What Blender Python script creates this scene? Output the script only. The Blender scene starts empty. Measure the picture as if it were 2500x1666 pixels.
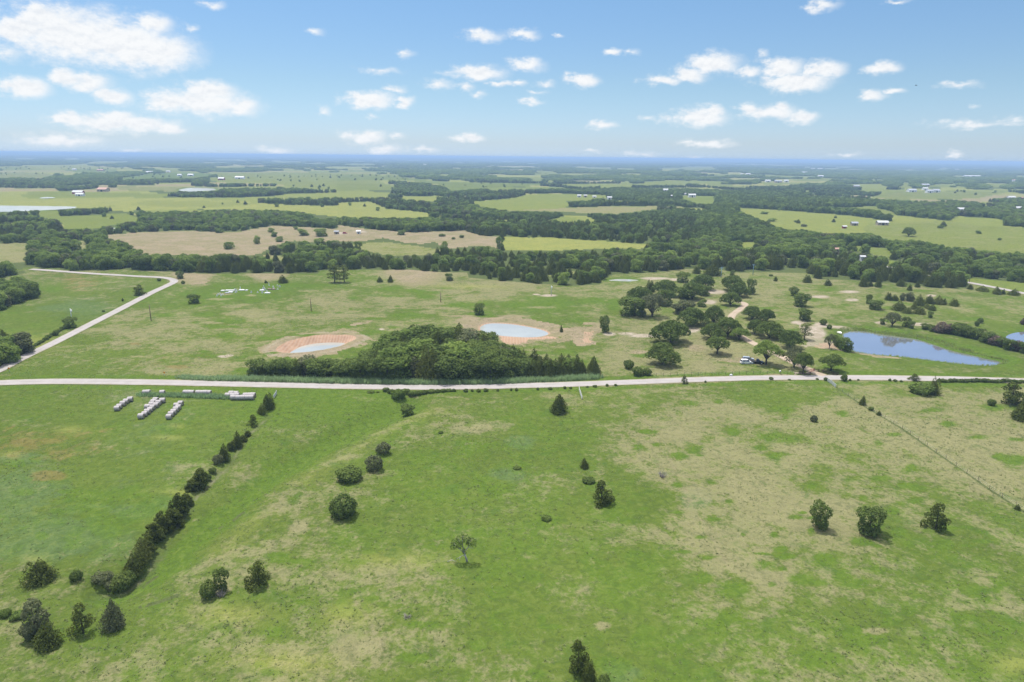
import bpy, math, random
import numpy as np
D = bpy.data
scn = bpy.context.scene
COL = scn.collection

# ---------------------------------------------------------------- camera
CAM_H = 75.0
FPX = 1667.0                      # focal length in photo pixels (24 mm on a 36 mm wide frame)
PITCH = math.atan((833 - 383.5) / FPX)
ROLL = math.asin(0.0102)
CP, SP = math.cos(PITCH), math.sin(PITCH)
_F = np.array([0, CP, -SP]); _R0 = np.array([1.0, 0, 0]); _U0 = np.array([0, SP, CP])
_R = _R0 * math.cos(ROLL) + _U0 * math.sin(ROLL)
_U = _U0 * math.cos(ROLL) - _R0 * math.sin(ROLL)
cam = D.cameras.new('camera'); cam.sensor_width = 36; cam.lens = 36 * FPX / 2500
cam.clip_start = 0.5; cam.clip_end = 120000
cam_o = D.objects.new('camera', cam); COL.objects.link(cam_o)
from mathutils import Matrix
m = Matrix.Identity(4)
for i in range(3):
    m[i][0], m[i][1], m[i][2] = _R[i], _U[i], -_F[i]
m[2][3] = CAM_H
cam_o.matrix_world = m
scn.camera = cam_o

# ---------------------------------------------------------------- light
SUN_EL, SUN_AZ = 68.0, -35.0       # degrees; azimuth from +Y (view direction), negative = left
EXPOSURE = 1.20
sd = D.lights.new('sun', 'SUN'); sd.energy = 2.35; sd.angle = math.radians(3.0); sd.color = (1.0, 0.955, 0.88)
so = D.objects.new('sun', sd); COL.objects.link(so)
so.rotation_euler = (math.radians(90 - SUN_EL), 0, math.radians(-SUN_AZ) + math.pi)
so.location = (0, 0, 300)
scn.view_settings.view_transform = 'Standard'; scn.view_settings.look = 'None'
scn.view_settings.exposure = EXPOSURE; scn.view_settings.gamma = 1
scn.render.engine = 'CYCLES'
scn.cycles.use_denoising = True
scn.cycles.max_bounces = 6; scn.cycles.diffuse_bounces = 3; scn.cycles.glossy_bounces = 2
scn.cycles.transmission_bounces = 2; scn.cycles.transparent_max_bounces = 4; scn.cycles.volume_bounces = 0

# ---------------------------------------------------------------- node helper
class NT:
    def __init__(s, tree): s.t = tree; s.n = tree.nodes; s.l = tree.links
    def new(s, typ, ins=None, **kw):
        nd = s.n.new(typ)
        for k, v in kw.items(): setattr(nd, k, v)
        for k, v in (ins or {}).items():
            sock = nd.inputs[k]
            if isinstance(v, bpy.types.NodeSocket): s.l.new(v, sock)
            else: sock.default_value = v
        return nd
    def m(s, op, a, b=None, c=None, clamp=False):
        ins = {0: a}
        if b is not None: ins[1] = b
        if c is not None: ins[2] = c
        return s.new('ShaderNodeMath', ins, operation=op, use_clamp=clamp).outputs[0]
    def sm(s, x, lo, hi):
        return s.new('ShaderNodeMapRange', {0: x, 1: lo, 2: hi, 3: 0.0, 4: 1.0}, interpolation_type='SMOOTHSTEP').outputs[0]
    def lin(s, x, lo, hi, a, b):
        return s.new('ShaderNodeMapRange', {0: x, 1: lo, 2: hi, 3: a, 4: b}).outputs[0]
    def mix(s, f, a, b):
        nd = s.n.new('ShaderNodeMix'); nd.data_type = 'RGBA'
        for i, v in ((0, f), (6, a), (7, b)):
            if isinstance(v, bpy.types.NodeSocket): s.l.new(v, nd.inputs[i])
            else: nd.inputs[i].default_value = v if i == 0 else (tuple(v) + (1,))[:4]
        return nd.outputs[2]
    def noise(s, vec, scale, detail=2, rough=0.5, dist=0.0, dim='3D'):
        nd = s.new('ShaderNodeTexNoise', {'Scale': scale, 'Detail': detail, 'Roughness': rough, 'Distortion': dist}, noise_dimensions=dim)
        s.l.new(vec, nd.inputs['Vector']); return nd.outputs[0]

# ---------------------------------------------------------------- survey: photo pixel <-> ground point
SW0, SW1 = [(955, 1000), (800, 1075), (690, 1140), (600, 1200), (545, 1245), (470, 1310), (400, 1370), (330, 1405)], None
def _ramp(r, a, b):
    t = np.clip((r - a) / (b - a), 0, 1); return t * t * (3 - 2 * t)
def hgt(x, y):
    x = np.asarray(x, float); y = np.asarray(y, float)
    r = np.hypot(x, y); az = np.arctan2(x, y)
    h = 1.3 * np.sin(x / 58 + 1) * np.sin(y / 70 + .5) + 0.3 * np.sin((x + .6 * y) / 27)
    h = h * _ramp(r, 40, 120) * (1 - .5 * _ramp(r, 200, 400))
    h = h + _ramp(r, 600, 2200) * 2.6 * np.sin(x / 420 + .3) * np.sin(y / 560 + 1.1)
    h = h + _ramp(r, 2500, 8000) * 5.0 * np.sin(x / 1900 + 2) * np.sin(y / 2300)
    h = h + _ramp(r, 17000, 24000) * (16 + 9 * np.sin(az * 7 + .5) + 6 * np.sin(az * 19 + 1) - az * 22)
    return h
def seg_dist(x, y, pts):
    d = np.full(np.shape(x), 1e9)
    for (ax, ay), (bx, by) in zip(pts[:-1], pts[1:]):
        vx, vy = bx - ax, by - ay
        t = np.clip(((x - ax) * vx + (y - ay) * vy) / (vx * vx + vy * vy + 1e-9), 0, 1)
        d = np.minimum(d, np.hypot(x - ax - t * vx, y - ay - t * vy))
    return d
def inside(x, y, poly):
    x = np.asarray(x, float); y = np.asarray(y, float)
    c = np.zeros(x.shape, bool); n = len(poly)
    for i in range(n):
        ax, ay = poly[i]; bx, by = poly[i - 1]
        if ay == by: continue
        c ^= ((ay > y) != (by > y)) & (x < (bx - ax) * (y - ay) / (by - ay) + ax)
    return c
def ray(px, py):
    u = (px - 1250) / FPX; v = (py - 833) / FPX
    return _F + u * _R - v * _U
def at(px, py, z=0.0):
    """ground point seen at a photo pixel (z = height over the ground)"""
    d = ray(px, py); h = 0.0
    dz = min(d[2], -0.0018)
    for _ in range(12):
        t = (CAM_H - h - z) / -dz
        h = .5 * h + .5 * float(hgt(d[0] * t, d[1] * t))
    t = (CAM_H - h - z) / -dz
    return d[0] * t, d[1] * t
def proj(x, y, z):
    zz = z - CAM_H
    cx = x * _R[0] + y * _R[1] + zz * _R[2]
    cy = x * _U[0] + y * _U[1] + zz * _U[2]
    cz = x * _F[0] + y * _F[1] + zz * _F[2]
    cz = np.where(cz < 1, 1e-3, cz)
    return 1250 + FPX * cx / cz, 833 - FPX * cy / cz, cz
def P(x0, y0, s, pts):            # points read off an enlarged crop of the photo
    return [(x0 + a / s, y0 + b / s) for a, b in pts]
def c1(*p): return P(0, 360, 2.801, p)
def c2(*p): return P(830, 360, 2.801, p)
def c3(*p): return P(1660, 360, 2.801, p)
def c4(*p): return P(0, 600, 4.48, p)
def c5(*p): return P(500, 600, 4.48, p)
def c6(*p): return P(1000, 600, 4.48, p)
def c7(*p): return P(1500, 600, 4.48, p)
def c8(*p): return P(2000, 600, 4.48, p)
def world(pts, z=0.0): return [at(a, b, z) for a, b in pts]

# ---------------------------------------------------------------- sky with clouds
CL_L = [(330,160,330,130,1),(700,230,210,95,1),(80,130,150,75,1),(560,200,300,120,1),(200,80,120,60,1),(690,110,90,50,.9),(20,235,90,50,.5),
 (120,405,110,48,1),(60,395,40,35,.8),(290,355,85,42,1),(400,385,120,45,.9),(520,440,100,35,.9),
 (930,470,230,62,1),(960,420,120,45,1),(1110,490,90,42,1),(790,480,110,38,.9),(560,570,250,42,1),(540,535,80,30,1),(320,550,70,35,1),(745,587,100,24,.9),
 (290,645,200,33,.6),(975,20,50,18,.45),(885,125,35,20,.45),(1455,142,40,20,.5),(1265,695,70,18,.5),(1860,250,45,22,.5),(1740,328,100,18,.5),
 (1700,460,115,40,1),(1865,470,40,28,.9),(1820,410,50,20,.6),(1500,510,35,20,.4),(1720,543,25,12,.4),(1675,632,90,28,.9),(1770,685,80,25,.8),(1940,690,60,17,.6),
 (1820,632,40,16,.5),(2155,635,68,22,.9),(2230,165,100,28,.7),(2190,335,130,32,.9),(2015,388,60,22,.6),(2140,400,45,20,.6),(2190,435,40,14,.5),(2300,385,60,16,.7),(610,695,50,10,.4)]
CL_R = [(60,160,80,25,.7),(210,165,30,10,.5),(70,300,85,32,.8),(25,385,35,16,.7),(85,462,55,16,.6),(150,388,50,16,.5),(115,428,50,12,.4),(325,370,70,30,1),
 (460,232,50,16,.8),(560,235,40,15,.4),(920,295,130,50,.95),(690,370,90,24,.9),(810,345,95,36,.85),(1080,330,70,28,.8),(1240,310,105,42,1),(1430,320,95,40,1),(1300,378,165,46,1),
 (870,540,118,42,1),(940,515,50,26,.9),(1180,520,120,34,.95),(1095,500,60,28,.9),(1230,495,50,28,.9),(1330,540,80,28,.9),(415,572,65,20,.8),(610,542,45,10,.5),(710,545,45,18,.5),
 (900,662,115,17,.7),(820,650,40,12,.5),(360,693,48,9,.5),(600,712,70,13,.5),(845,727,40,10,.5),(1530,712,80,13,.5),(2035,712,58,13,.7),(1715,312,75,28,.8),
 (1665,442,70,26,.8),(1760,415,60,14,.7),(2050,392,100,14,.5),(2130,572,220,16,.5),(2290,550,70,14,.4),(2130,478,30,10,.3),(1430,25,80,28,.7),(1770,8,50,14,.7),(1155,255,25,20,.35)]
CL_X = [(-300, 120, 160, 60, 1), (-520, 260, 120, 40, .9), (-260, 300, 90, 22, .7), (-700, 90, 200, 60, 1), (2760, 90, 150, 50, 1), (2900, 240, 120, 34, .9), (3150, 150, 160, 60, 1), (2640, 320, 70, 12, .6)]
def sky_ang(px, py):
    d = ray(px, py); return math.degrees(math.atan2(d[0], d[1])), math.degrees(math.atan2(d[2], math.hypot(d[0], d[1])))
w = D.worlds.new('World'); scn.world = w; w.use_nodes = True
w.node_tree.nodes.clear(); T = NT(w.node_tree)
dirv = T.new('ShaderNodeTexCoord').outputs['Generated']
sky = T.new('ShaderNodeTexSky', sky_type='NISHITA', sun_disc=False, sun_elevation=math.radians(SUN_EL), sun_rotation=math.radians(SUN_AZ), altitude=100, air_density=1.0, dust_density=0.35, ozone_density=2.0)
sep = T.new('ShaderNodeSeparateXYZ', {0: dirv})
T.l.new(T.new('ShaderNodeVectorMath', {0: T.new('ShaderNodeCombineXYZ', {0: sep.outputs[0], 1: sep.outputs[1], 2: T.m('MAXIMUM', sep.outputs[2], .02)}).outputs[0]}, operation='NORMALIZE').outputs[0], sky.inputs['Vector'])
az = T.m('MULTIPLY', T.m('ARCTAN2', sep.outputs[0], sep.outputs[1]), 57.2958)
el = T.m('MULTIPLY', T.m('ARCSINE', sep.outputs[2]), 57.2958)
tint = T.mix(T.sm(el, 5.0, 15.0), T.mix(T.sm(el, -1.0, 6.0), (.48, .59, .90), (.505, .595, .69)), (.53, .655, .73))
skyc = T.new('ShaderNodeVectorMath', {0: sky.outputs[0], 1: tint}, operation='MULTIPLY').outputs[0]
# pale summer air near the horizon
bg_sky = T.new('ShaderNodeBackground', {'Color': skyc, 'Strength': 0.075})
pv = T.new('ShaderNodeCombineXYZ', {0: az, 1: T.m('MULTIPLY', el, 1.7), 2: 3.0}).outputs[0]
nz = T.new('ShaderNodeTexNoise', {'Scale': .55, 'Detail': 6.0, 'Roughness': .62}); T.l.new(pv, nz.inputs['Vector'])
off = T.new('ShaderNodeVectorMath', {0: nz.outputs['Color'], 1: (.5, .5, .5)}, operation='SUBTRACT').outputs[0]
pos = T.new('ShaderNodeVectorMath', {0: off, 1: (2.6, 1.25, 0), 2: T.new('ShaderNodeCombineXYZ', {0: az, 1: el, 2: 0.0}).outputs[0]}, operation='MULTIPLY_ADD').outputs[0]
acc = None
for lst, x0, s in ((CL_L, 0, 1.8824), (CL_R, 1250, 1.8824), (CL_X, 0, 1)):
    for cx, cy, rx, ry, st in lst:
        X, Y = x0 + cx / s, cy / s
        a, e = sky_ang(X, Y); a2, _ = sky_ang(X + rx / s, Y); _, e2 = sky_ang(X, Y - ry / s)
        iw, ih = 1 / (1.42 * abs(a2 - a)), 1 / (1.48 * abs(e2 - e))
        q = T.new('ShaderNodeVectorMath', {0: pos, 1: (iw, ih, 0), 2: (-a * iw, -e * ih, 0)}, operation='MULTIPLY_ADD').outputs[0]
        ln = T.new('ShaderNodeVectorMath', {0: q}, operation='LENGTH').outputs['Value']
        st2 = .12 + .88 * st
        f = T.m('MULTIPLY_ADD', ln, -st2, st2)
        acc = f if acc is None else T.m('MAXIMUM', acc, f)
n2 = T.noise(pv, 1.1, 7, .66)
n3 = T.noise(pv, .35, 3, .5)
f2 = T.m('ADD', acc, T.m('MULTIPLY', T.m('SUBTRACT', n2, .5), .85))
dens = T.sm(f2, -.02, .72)
thick = T.sm(f2, .2, .8)
pv2 = T.new('ShaderNodeVectorMath', {0: pv, 1: (-.10, .42, 0)}, operation='ADD').outputs[0]
emb = T.m('MULTIPLY', T.m('SUBTRACT', T.noise(pv2, 1.1, 7, .66), n2), 2.2)  # billow shade painted into the cloud colour, as if lit from above
ccol = T.mix(T.m('MULTIPLY', T.sm(T.m('ADD', emb, T.m('MULTIPLY', n3, .6)), .05, .9), T.m('ADD', T.m('MULTIPLY', thick, .45), .22)), (.96, .98, 1.0), (.76, .81, .88))
bg_cl = T.new('ShaderNodeBackground', {'Color': ccol, 'Strength': .43})
skyc2 = T.new('ShaderNodeMixShader', {0: T.m('MULTIPLY', dens, T.lin(thick, 0, .5, .78, 1.0)), 1: bg_sky.outputs[0], 2: bg_cl.outputs[0]})
# clouds only stand in the low part of the sky the photo looks into
reg = T.m('MULTIPLY', T.m('LESS_THAN', el, 24.0), T.m('MULTIPLY', T.m('GREATER_THAN', el, -.5), T.m('LESS_THAN', T.m('ABSOLUTE', az), 75.0)))
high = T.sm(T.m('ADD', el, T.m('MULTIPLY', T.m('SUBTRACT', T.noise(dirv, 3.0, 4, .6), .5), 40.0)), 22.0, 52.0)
bg_blue = T.new('ShaderNodeBackground', {'Color': skyc, 'Strength': 0.075}); bg_fill = T.new('ShaderNodeBackground', {'Color': (.97, .985, 1.0, 1), 'Strength': .74})  # unseen pale overhead sky, added as soft fill light
bg_plain = T.new('ShaderNodeMixShader', {0: T.m('MULTIPLY', high, .85), 1: bg_blue.outputs[0], 2: bg_fill.outputs[0]})
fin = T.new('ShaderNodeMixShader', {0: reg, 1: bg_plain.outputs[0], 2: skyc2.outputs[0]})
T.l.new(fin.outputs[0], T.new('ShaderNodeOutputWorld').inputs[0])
w.cycles.sampling_method = 'MANUAL'; w.cycles.sample_map_resolution = 256

# ---------------------------------------------------------------- objects
def tag(o, label=None, cat=None, group=None, kind=None):
    if label: o['label'] = label
    if cat: o['category'] = cat
    if group: o['group'] = group
    if kind: o['kind'] = kind
    return o
def empty(name, loc, rz=0, scale=(1, 1, 1)):
    o = D.objects.new(name, None); COL.objects.link(o); o.location = loc; o.rotation_euler = (0, 0, rz); o.scale = scale
    o.empty_display_size = .5; return o
def link(name, me, parent=None, loc=(0, 0, 0), rz=0):
    o = D.objects.new(name, me); COL.objects.link(o); o.parent = parent; o.location = loc; o.rotation_euler = (0, 0, rz); return o
def npmesh(name, V, F, mat=None, smooth=False):
    """V (n,3), F (m,k) all faces with k corners"""
    me = D.meshes.new(name); V = np.asarray(V, np.float32); F = np.asarray(F, np.int32); k = F.shape[1]
    me.vertices.add(len(V)); me.vertices.foreach_set('co', V.ravel())
    me.loops.add(F.size); me.loops.foreach_set('vertex_index', F.ravel())
    me.polygons.add(len(F)); me.polygons.foreach_set('loop_start', np.arange(0, F.size, k, dtype=np.int32))
    if smooth: me.polygons.foreach_set('use_smooth', np.ones(len(F), bool))
    me.update(calc_edges=True)
    if mat: me.materials.append(mat)
    return me
class MB:
    """collects simple solids into one mesh"""
    def __init__(s): s.v = []; s.f = []
    def add(s, v, f):
        b = len(s.v); s.v += [tuple(p) for p in v]; s.f += [tuple(i + b for i in q) for q in f]; return s
    def box(s, x0, x1, y0, y1, z0, z1, rz=0, at=(0, 0, 0)):
        v = [(x, y, z) for z in (z0, z1) for x, y in ((x0, y0), (x1, y0), (x1, y1), (x0, y1))]
        c, n = math.cos(rz), math.sin(rz)
        v = [(at[0] + x * c - y * n, at[1] + x * n + y * c, at[2] + z) for x, y, z in v]
        return s.add(v, [(3, 2, 1, 0), (4, 5, 6, 7), (0, 1, 5, 4), (1, 2, 6, 5), (2, 3, 7, 6), (3, 0, 4, 7)])
    def tube(s, pts, radii, n=7):
        pts = [np.array(p, float) for p in pts]; rings = []
        for i, p in enumerate(pts):
            d = pts[min(i + 1, len(pts) - 1)] - pts[max(i - 1, 0)]; d = d / (np.linalg.norm(d) + 1e-9)
            a = np.cross(d, (0, 0, 1) if abs(d[2]) < .9 else (1, 0, 0)); a /= np.linalg.norm(a); b = np.cross(d, a)
            rings.append([p + radii[i] * (math.cos(t) * a + math.sin(t) * b) for t in [2 * math.pi * k / n for k in range(n)]])
        v = [q for r in rings for q in r]; f = []
        for i in range(len(pts) - 1):
            for k in range(n):
                k2 = (k + 1) % n; f.append((i * n + k, i * n + k2, (i + 1) * n + k2, (i + 1) * n + k))
        f.append(tuple(range(n))[::-1]); f.append(tuple((len(pts) - 1) * n + k for k in range(n)))
        return s.add(v, f)
    def mesh(s, name, mat, smooth=False):
        me = D.meshes.new(name); me.from_pydata(s.v, [], s.f); me.update()
        if smooth: me.polygons.foreach_set('use_smooth', [True] * len(me.polygons))
        if mat: me.materials.append(mat)
        return me
    def obj(s, name, mat, parent=None, smooth=False, loc=(0, 0, 0), rz=0):
        return link(name, s.mesh(name, mat, smooth), parent, loc, rz)

# ---------------------------------------------------------------- materials
def new_mat(name):
    mt = D.materials.new(name); mt.use_nodes = True; mt.node_tree.nodes.clear()
    return mt, NT(mt.node_tree)
def out(T, s): T.l.new(s, T.new('ShaderNodeOutputMaterial').inputs[0])
def simple(name, col, var=.12, scale=4.0, rough=.8, spec=.3, metal=0.0, col2=None):
    mt, T = new_mat(name)
    p = T.new('ShaderNodeTexCoord').outputs['Object']
    n = T.noise(p, scale, 4, .6)
    c2 = col2 or tuple(min(1, c * (1 - 2.2 * var)) for c in col)
    c = T.mix(T.sm(n, .3, .7), col, c2)
    b = T.new('ShaderNodeBsdfPrincipled', {'Base Color': c, 'Roughness': rough, 'Metallic': metal, 'Specular IOR Level': spec})
    out(T, b.outputs[0]); return mt
def foliage(name, dark, mid, light, p_light=.85, trans=.36):
    mt, T = new_mat(name)
    rnd = T.new('ShaderNodeObjectInfo').outputs['Random']
    tone = T.new('ShaderNodeAttribute', attribute_name='tone').outputs['Fac']
    c = T.mix(T.sm(rnd, .05, .75), dark, mid)
    c = T.mix(T.sm(rnd, p_light, 1.0), c, light)
    c = T.mix(T.m('MULTIPLY', tone, .55), c, tuple(min(1, v * 2.0) for v in mid))
    d = T.new('ShaderNodeBsdfDiffuse', {'Color': c})
    t = T.new('ShaderNodeBsdfTranslucent', {'Color': c})
    mx = T.new('ShaderNodeMixShader', {0: trans, 1: d.outputs[0], 2: t.outputs[0]})
    out(T, mx.outputs[0]); return mt
M = {}
M['cedar'] = foliage('cedar_foliage', (.075, .095, .024), (.105, .128, .031), (.138, .156, .042), .9)
M['oak'] = foliage('oak_foliage', (.092, .130, .036), (.125, .168, .045), (.162, .205, .055), .85)
M['broad'] = foliage('broadleaf_foliage', (.135, .190, .048), (.185, .250, .062), (.25, .32, .08), .68, .5)
M['grey'] = foliage('grey_green_foliage', (.105, .118, .058), (.135, .150, .074), (.16, .17, .085), .9)
M['lime'] = foliage('pale_green_foliage', (.110, .160, .040), (.135, .185, .046), (.16, .21, .05), .9)
M['rust'] = foliage('brown_foliage', (.130, .105, .085), (.160, .125, .100), (.18, .14, .11), .9)
M['reed'] = foliage('cane_grass_blades', (.20, .30, .14), (.24, .34, .16), (.30, .39, .20), .8, .5)
M['rush'] = foliage('pond_rush_blades', (.22, .26, .09), (.26, .30, .10), (.30, .31, .14), .8, .5)
M['tuft'] = foliage('pasture_blades', (.16, .19, .075), (.17, .205, .08), (.18, .21, .08), .9, .45)
M['bark'] = simple('bark', (.13, .11, .09), .25, 3)
M['palebark'] = simple('pale_bark', (.50, .47, .44), .2, 3)
M['deadwood'] = simple('dead_wood', (.34, .30, .28), .2, 3)
M['white'] = simple('white_paint', (.80, .80, .80), .04, 2, .5)
M['metal'] = simple('galvanised_metal', (.55, .57, .58), .08, 2, .45, .5, .3)
M['darkwood'] = simple('dark_red_brown_wood', (.075, .038, .032), .2, 3)
M['post'] = simple('weathered_post', (.085, .07, .055), .2, 3)
M['pole'] = simple('utility_pole_wood', (.20, .13, .10), .2, 2)
M['bluepole'] = simple('blue_grey_pole', (.22, .36, .45), .1, 2)
M['orange'] = simple('orange_plastic', (.75, .33, .03), .05, 3, .5)
M['stone'] = simple('pale_stone', (.72, .72, .73), .08, 3)
M['pinkstone'] = simple('brown_stone', (.24, .16, .15), .1, 3)
M['roofwhite'] = simple('white_metal_roof', (.55, .55, .56), .04, 1, .5)
M['roofpink'] = simple('terracotta_roof', (.48, .30, .24), .08, 1)
M['roofgrey'] = simple('grey_roof', (.36, .38, .42), .08, 1)
M['red'] = simple('red_barn_wall', (.40, .05, .05), .1, 1)
M['tan'] = simple('tan_wall', (.42, .35, .27), .1, 1)
M['glassdark'] = simple('dark_glass', (.02, .025, .03), .05, 1, .15, .5)
M['rubber'] = simple('rubber', (.02, .02, .02), .05, 4)
M['carwhite'] = simple('white_car_paint', (.82, .82, .84), .01, 1, .3, .5)
M['carblack'] = simple('black_car_paint', (.012, .013, .016), .01, 1, .25, .5)
M['carsilver'] = simple('silver_car_paint', (.42, .45, .50), .02, 1, .3, .5, .3)
M['reddish'] = simple('red_car_paint', (.45, .02, .06), .01, 1, .3, .5)
M['baleend'] = simple('bale_straw_end', (.30, .25, .17), .25, 6)
def bale_mat():
    mt, T = new_mat('bale_wrap')
    p = T.new('ShaderNodeTexCoord').outputs['Object']
    wv = T.new('ShaderNodeTexWave', {'Scale': 3.2, 'Distortion': 1.5, 'Detail': 2.0}, bands_direction='X'); T.l.new(p, wv.inputs['Vector'])
    n = T.noise(p, 3, 4, .6)
    c = T.mix(T.sm(n, .35, .65), (.40, .365, .37), (.30, .27, .265))
    c = T.mix(T.m('MULTIPLY', wv.outputs[1], .25), c, (.47, .44, .45))
    bm = T.new('ShaderNodeBump', {'Strength': .4, 'Distance': .05, 'Height': n})
    out(T, T.new('ShaderNodeBsdfPrincipled', {'Base Color': c, 'Roughness': .75, 'Normal': bm.outputs[0]}).outputs[0]); return mt
M['bale'] = bale_mat()
def gravel(name, a, b, edge):
    mt, T = new_mat(name)
    p = T.new('ShaderNodeNewGeometry').outputs['Position']
    n = T.noise(p, .25, 5, .65); f = T.noise(p, 3.0, 4, .7)
    u = T.new('ShaderNodeAttribute', attribute_name='across').outputs['Fac']
    tr = T.m('ABSOLUTE', T.m('SUBTRACT', T.m('ABSOLUTE', u), .45))       # wheel tracks at +-0.45
    c = T.mix(T.sm(n, .35, .65), a, b)
    c = T.mix(T.m('MULTIPLY', T.sm(tr, .25, .0), .45), c, tuple(min(1, v * 1.18) for v in a))
    e = T.sm(T.m('ADD', T.m('ABSOLUTE', u), T.m('MULTIPLY', T.m('SUBTRACT', n, .5), .9)), .80, 1.08)
    c = T.mix(T.m('MULTIPLY', e, .8), c, edge)
    c = T.mix(T.m('MULTIPLY', T.sm(f, .45, .75), .25), c, tuple(v * .7 for v in b))
    out(T, T.new('ShaderNodeBsdfPrincipled', {'Base Color': c, 'Roughness': .95, 'Specular IOR Level': .1}).outputs[0]); return mt
M['gravel'] = gravel('white_gravel', (.335, .31, .30), (.285, .262, .252), (.30, .27, .19))
M['drive'] = gravel('tan_gravel', (.36, .29, .225), (.30, .235, .175), (.24, .23, .12))
M['track'] = gravel('pale_track', (.44, .40, .33), (.36, .33, .24), (.20, .20, .10))
def water(name, col, gl, glcol, rough=.06, bump=.05, scale=.8):
    mt, T = new_mat(name)
    p = T.new('ShaderNodeNewGeometry').outputs['Position']
    n = T.noise(p, scale, 3, .6)
    bm = T.new('ShaderNodeBump', {'Strength': bump, 'Distance': .2, 'Height': n})
    c = T.mix(T.sm(T.noise(p, .05, 4, .6), .35, .65), col, tuple(v * .86 for v in col))
    d = T.new('ShaderNodeBsdfDiffuse', {'Color': c, 'Normal': bm.outputs[0]})
    g = T.new('ShaderNodeBsdfGlossy', {'Color': glcol + (1,), 'Roughness': rough, 'Normal': bm.outputs[0]})
    out(T, T.new('ShaderNodeMixShader', {0: gl, 1: d.outputs[0], 2: g.outputs[0]}).outputs[0]); return mt
M['milky'] = water('milky_pond_water', (.36, .37, .345), .30, (.95, .95, .93), .10, .04)
M['blue'] = water('blue_pond_water', (.21, .22, .25), .66, (.97, .93, .97), .05, .05)

# one continuous ground material, driven by per-point land-cover weights
def ground_mat():
    mt, T = new_mat('pasture_ground')
    p = T.new('ShaderNodeNewGeometry').outputs['Position']
    def att(n):
        s = T.new('ShaderNodeSeparateXYZ', {0: T.new('ShaderNodeAttribute', attribute_name=n).outputs['Vector']}); return s.outputs
    A, B, C = att('cover_a'), att('cover_b'), att('cover_c')
    dry, lush, soil = A[0], A[1], A[2]; blue, floor, pale = B[0], B[1], B[2]; yel, pink, rust = C[0], C[1], C[2]
    n1 = T.noise(p, .013, 3, .55); n2 = T.noise(p, .055, 5, .62, .6); n3 = T.noise(p, .30, 5, .65, .4); n4 = T.noise(p, 1.4, 3, .7); n5 = T.noise(p, .11, 5, .65)
    n6 = T.noise(p, 4.0, 2, .6)
    def thr(w, parts, soft=.17):
        s = w
        for nn, k in parts: s = T.m('ADD', s, T.m('MULTIPLY', T.m('SUBTRACT', nn, .5), k))
        return T.sm(s, .5 - soft, .5 + soft)
    g = T.mix(T.sm(n3, .3, .7), (.086, .122, .022), (.066, .098, .018))
    g = T.mix(T.sm(n1, .35, .65), g, (.094, .132, .024))
    g = T.mix(T.m('MULTIPLY', thr(blue, ((n2, 1.3), (n3, .8))), .62), g, (.088, .135, .055))
    g = T.mix(T.m('MULTIPLY', thr(lush, ((n5, 1.7), (n3, 1.0)), .20), .62), g, (.078, .136, .016))
    dc = T.mix(T.sm(n3, .3, .7), (.290, .245, .150), (.230, .200, .115))
    g = T.mix(T.m('MULTIPLY', thr(dry, ((n2, 1.5), (n3, 1.4), (n4, .8)), .22), .66), g, dc)
    g = T.mix(T.m('MULTIPLY', yel, .95), g, T.mix(T.sm(n2, .3, .7), (.315, .295, .090), (.235, .245, .075)))
    g = T.mix(T.m('MULTIPLY', thr(rust, ((n5, 1.4), (n3, .8))), .5), g, (.20, .13, .055))
    g = T.mix(thr(pink, ((n2, .5), (n3, .35))), g, T.mix(T.sm(n2, .35, .65), (.275, .215, .150), (.215, .185, .105)))
    # dark blades and clumps
    n7 = T.noise(p, .55, 6, .8, .8); n8 = T.noise(p, .17, 4, .6, .5)
    g = T.mix(T.m('MULTIPLY', T.sm(n7, .46, .62), .42), g, (.040, .062, .020))
    g = T.mix(T.m('MULTIPLY', T.sm(n7, .50, .34), .38), g, (.155, .178, .055))
    g = T.mix(T.m('MULTIPLY', T.sm(n6, .52, .70), .35), g, (.045, .070, .022))
    g = T.mix(T.m('MULTIPLY', T.sm(n8, .56, .72), .45), g, (.052, .100, .020))
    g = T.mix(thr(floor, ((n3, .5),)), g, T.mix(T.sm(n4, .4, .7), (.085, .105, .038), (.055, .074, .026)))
    g = T.mix(thr(pale, ((n5, .6), (n3, .6)), .28), g, T.mix(T.sm(n3, .35, .65), (.34, .29, .235), (.25, .215, .155)))
    st = T.new('ShaderNodeTexWave', {'Scale': .25, 'Distortion': 2.5, 'Detail': 3.0}); T.l.new(p, st.inputs['Vector'])
    sc = T.mix(T.sm(n3, .3, .7), (.38, .245, .165), (.29, .185, .125))
    sc = T.mix(T.m('MULTIPLY', st.outputs[1], .35), sc, (.44, .34, .27))
    g = T.mix(thr(soil, ((n3, .5), (n5, .4)), .2), g, sc)
    hh = T.m('ADD', T.m('MULTIPLY', n4, .35), T.m('MULTIPLY', n3, .8))
    bm = T.new('ShaderNodeBump', {'Strength': .8, 'Distance': .7, 'Height': hh})
    out(T, T.new('ShaderNodeBsdfPrincipled', {'Base Color': g, 'Roughness': 1.0, 'Specular IOR Level': 0.0, 'Normal': bm.outputs[0]}).outputs[0])
    return mt
M['ground'] = ground_mat()
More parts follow.
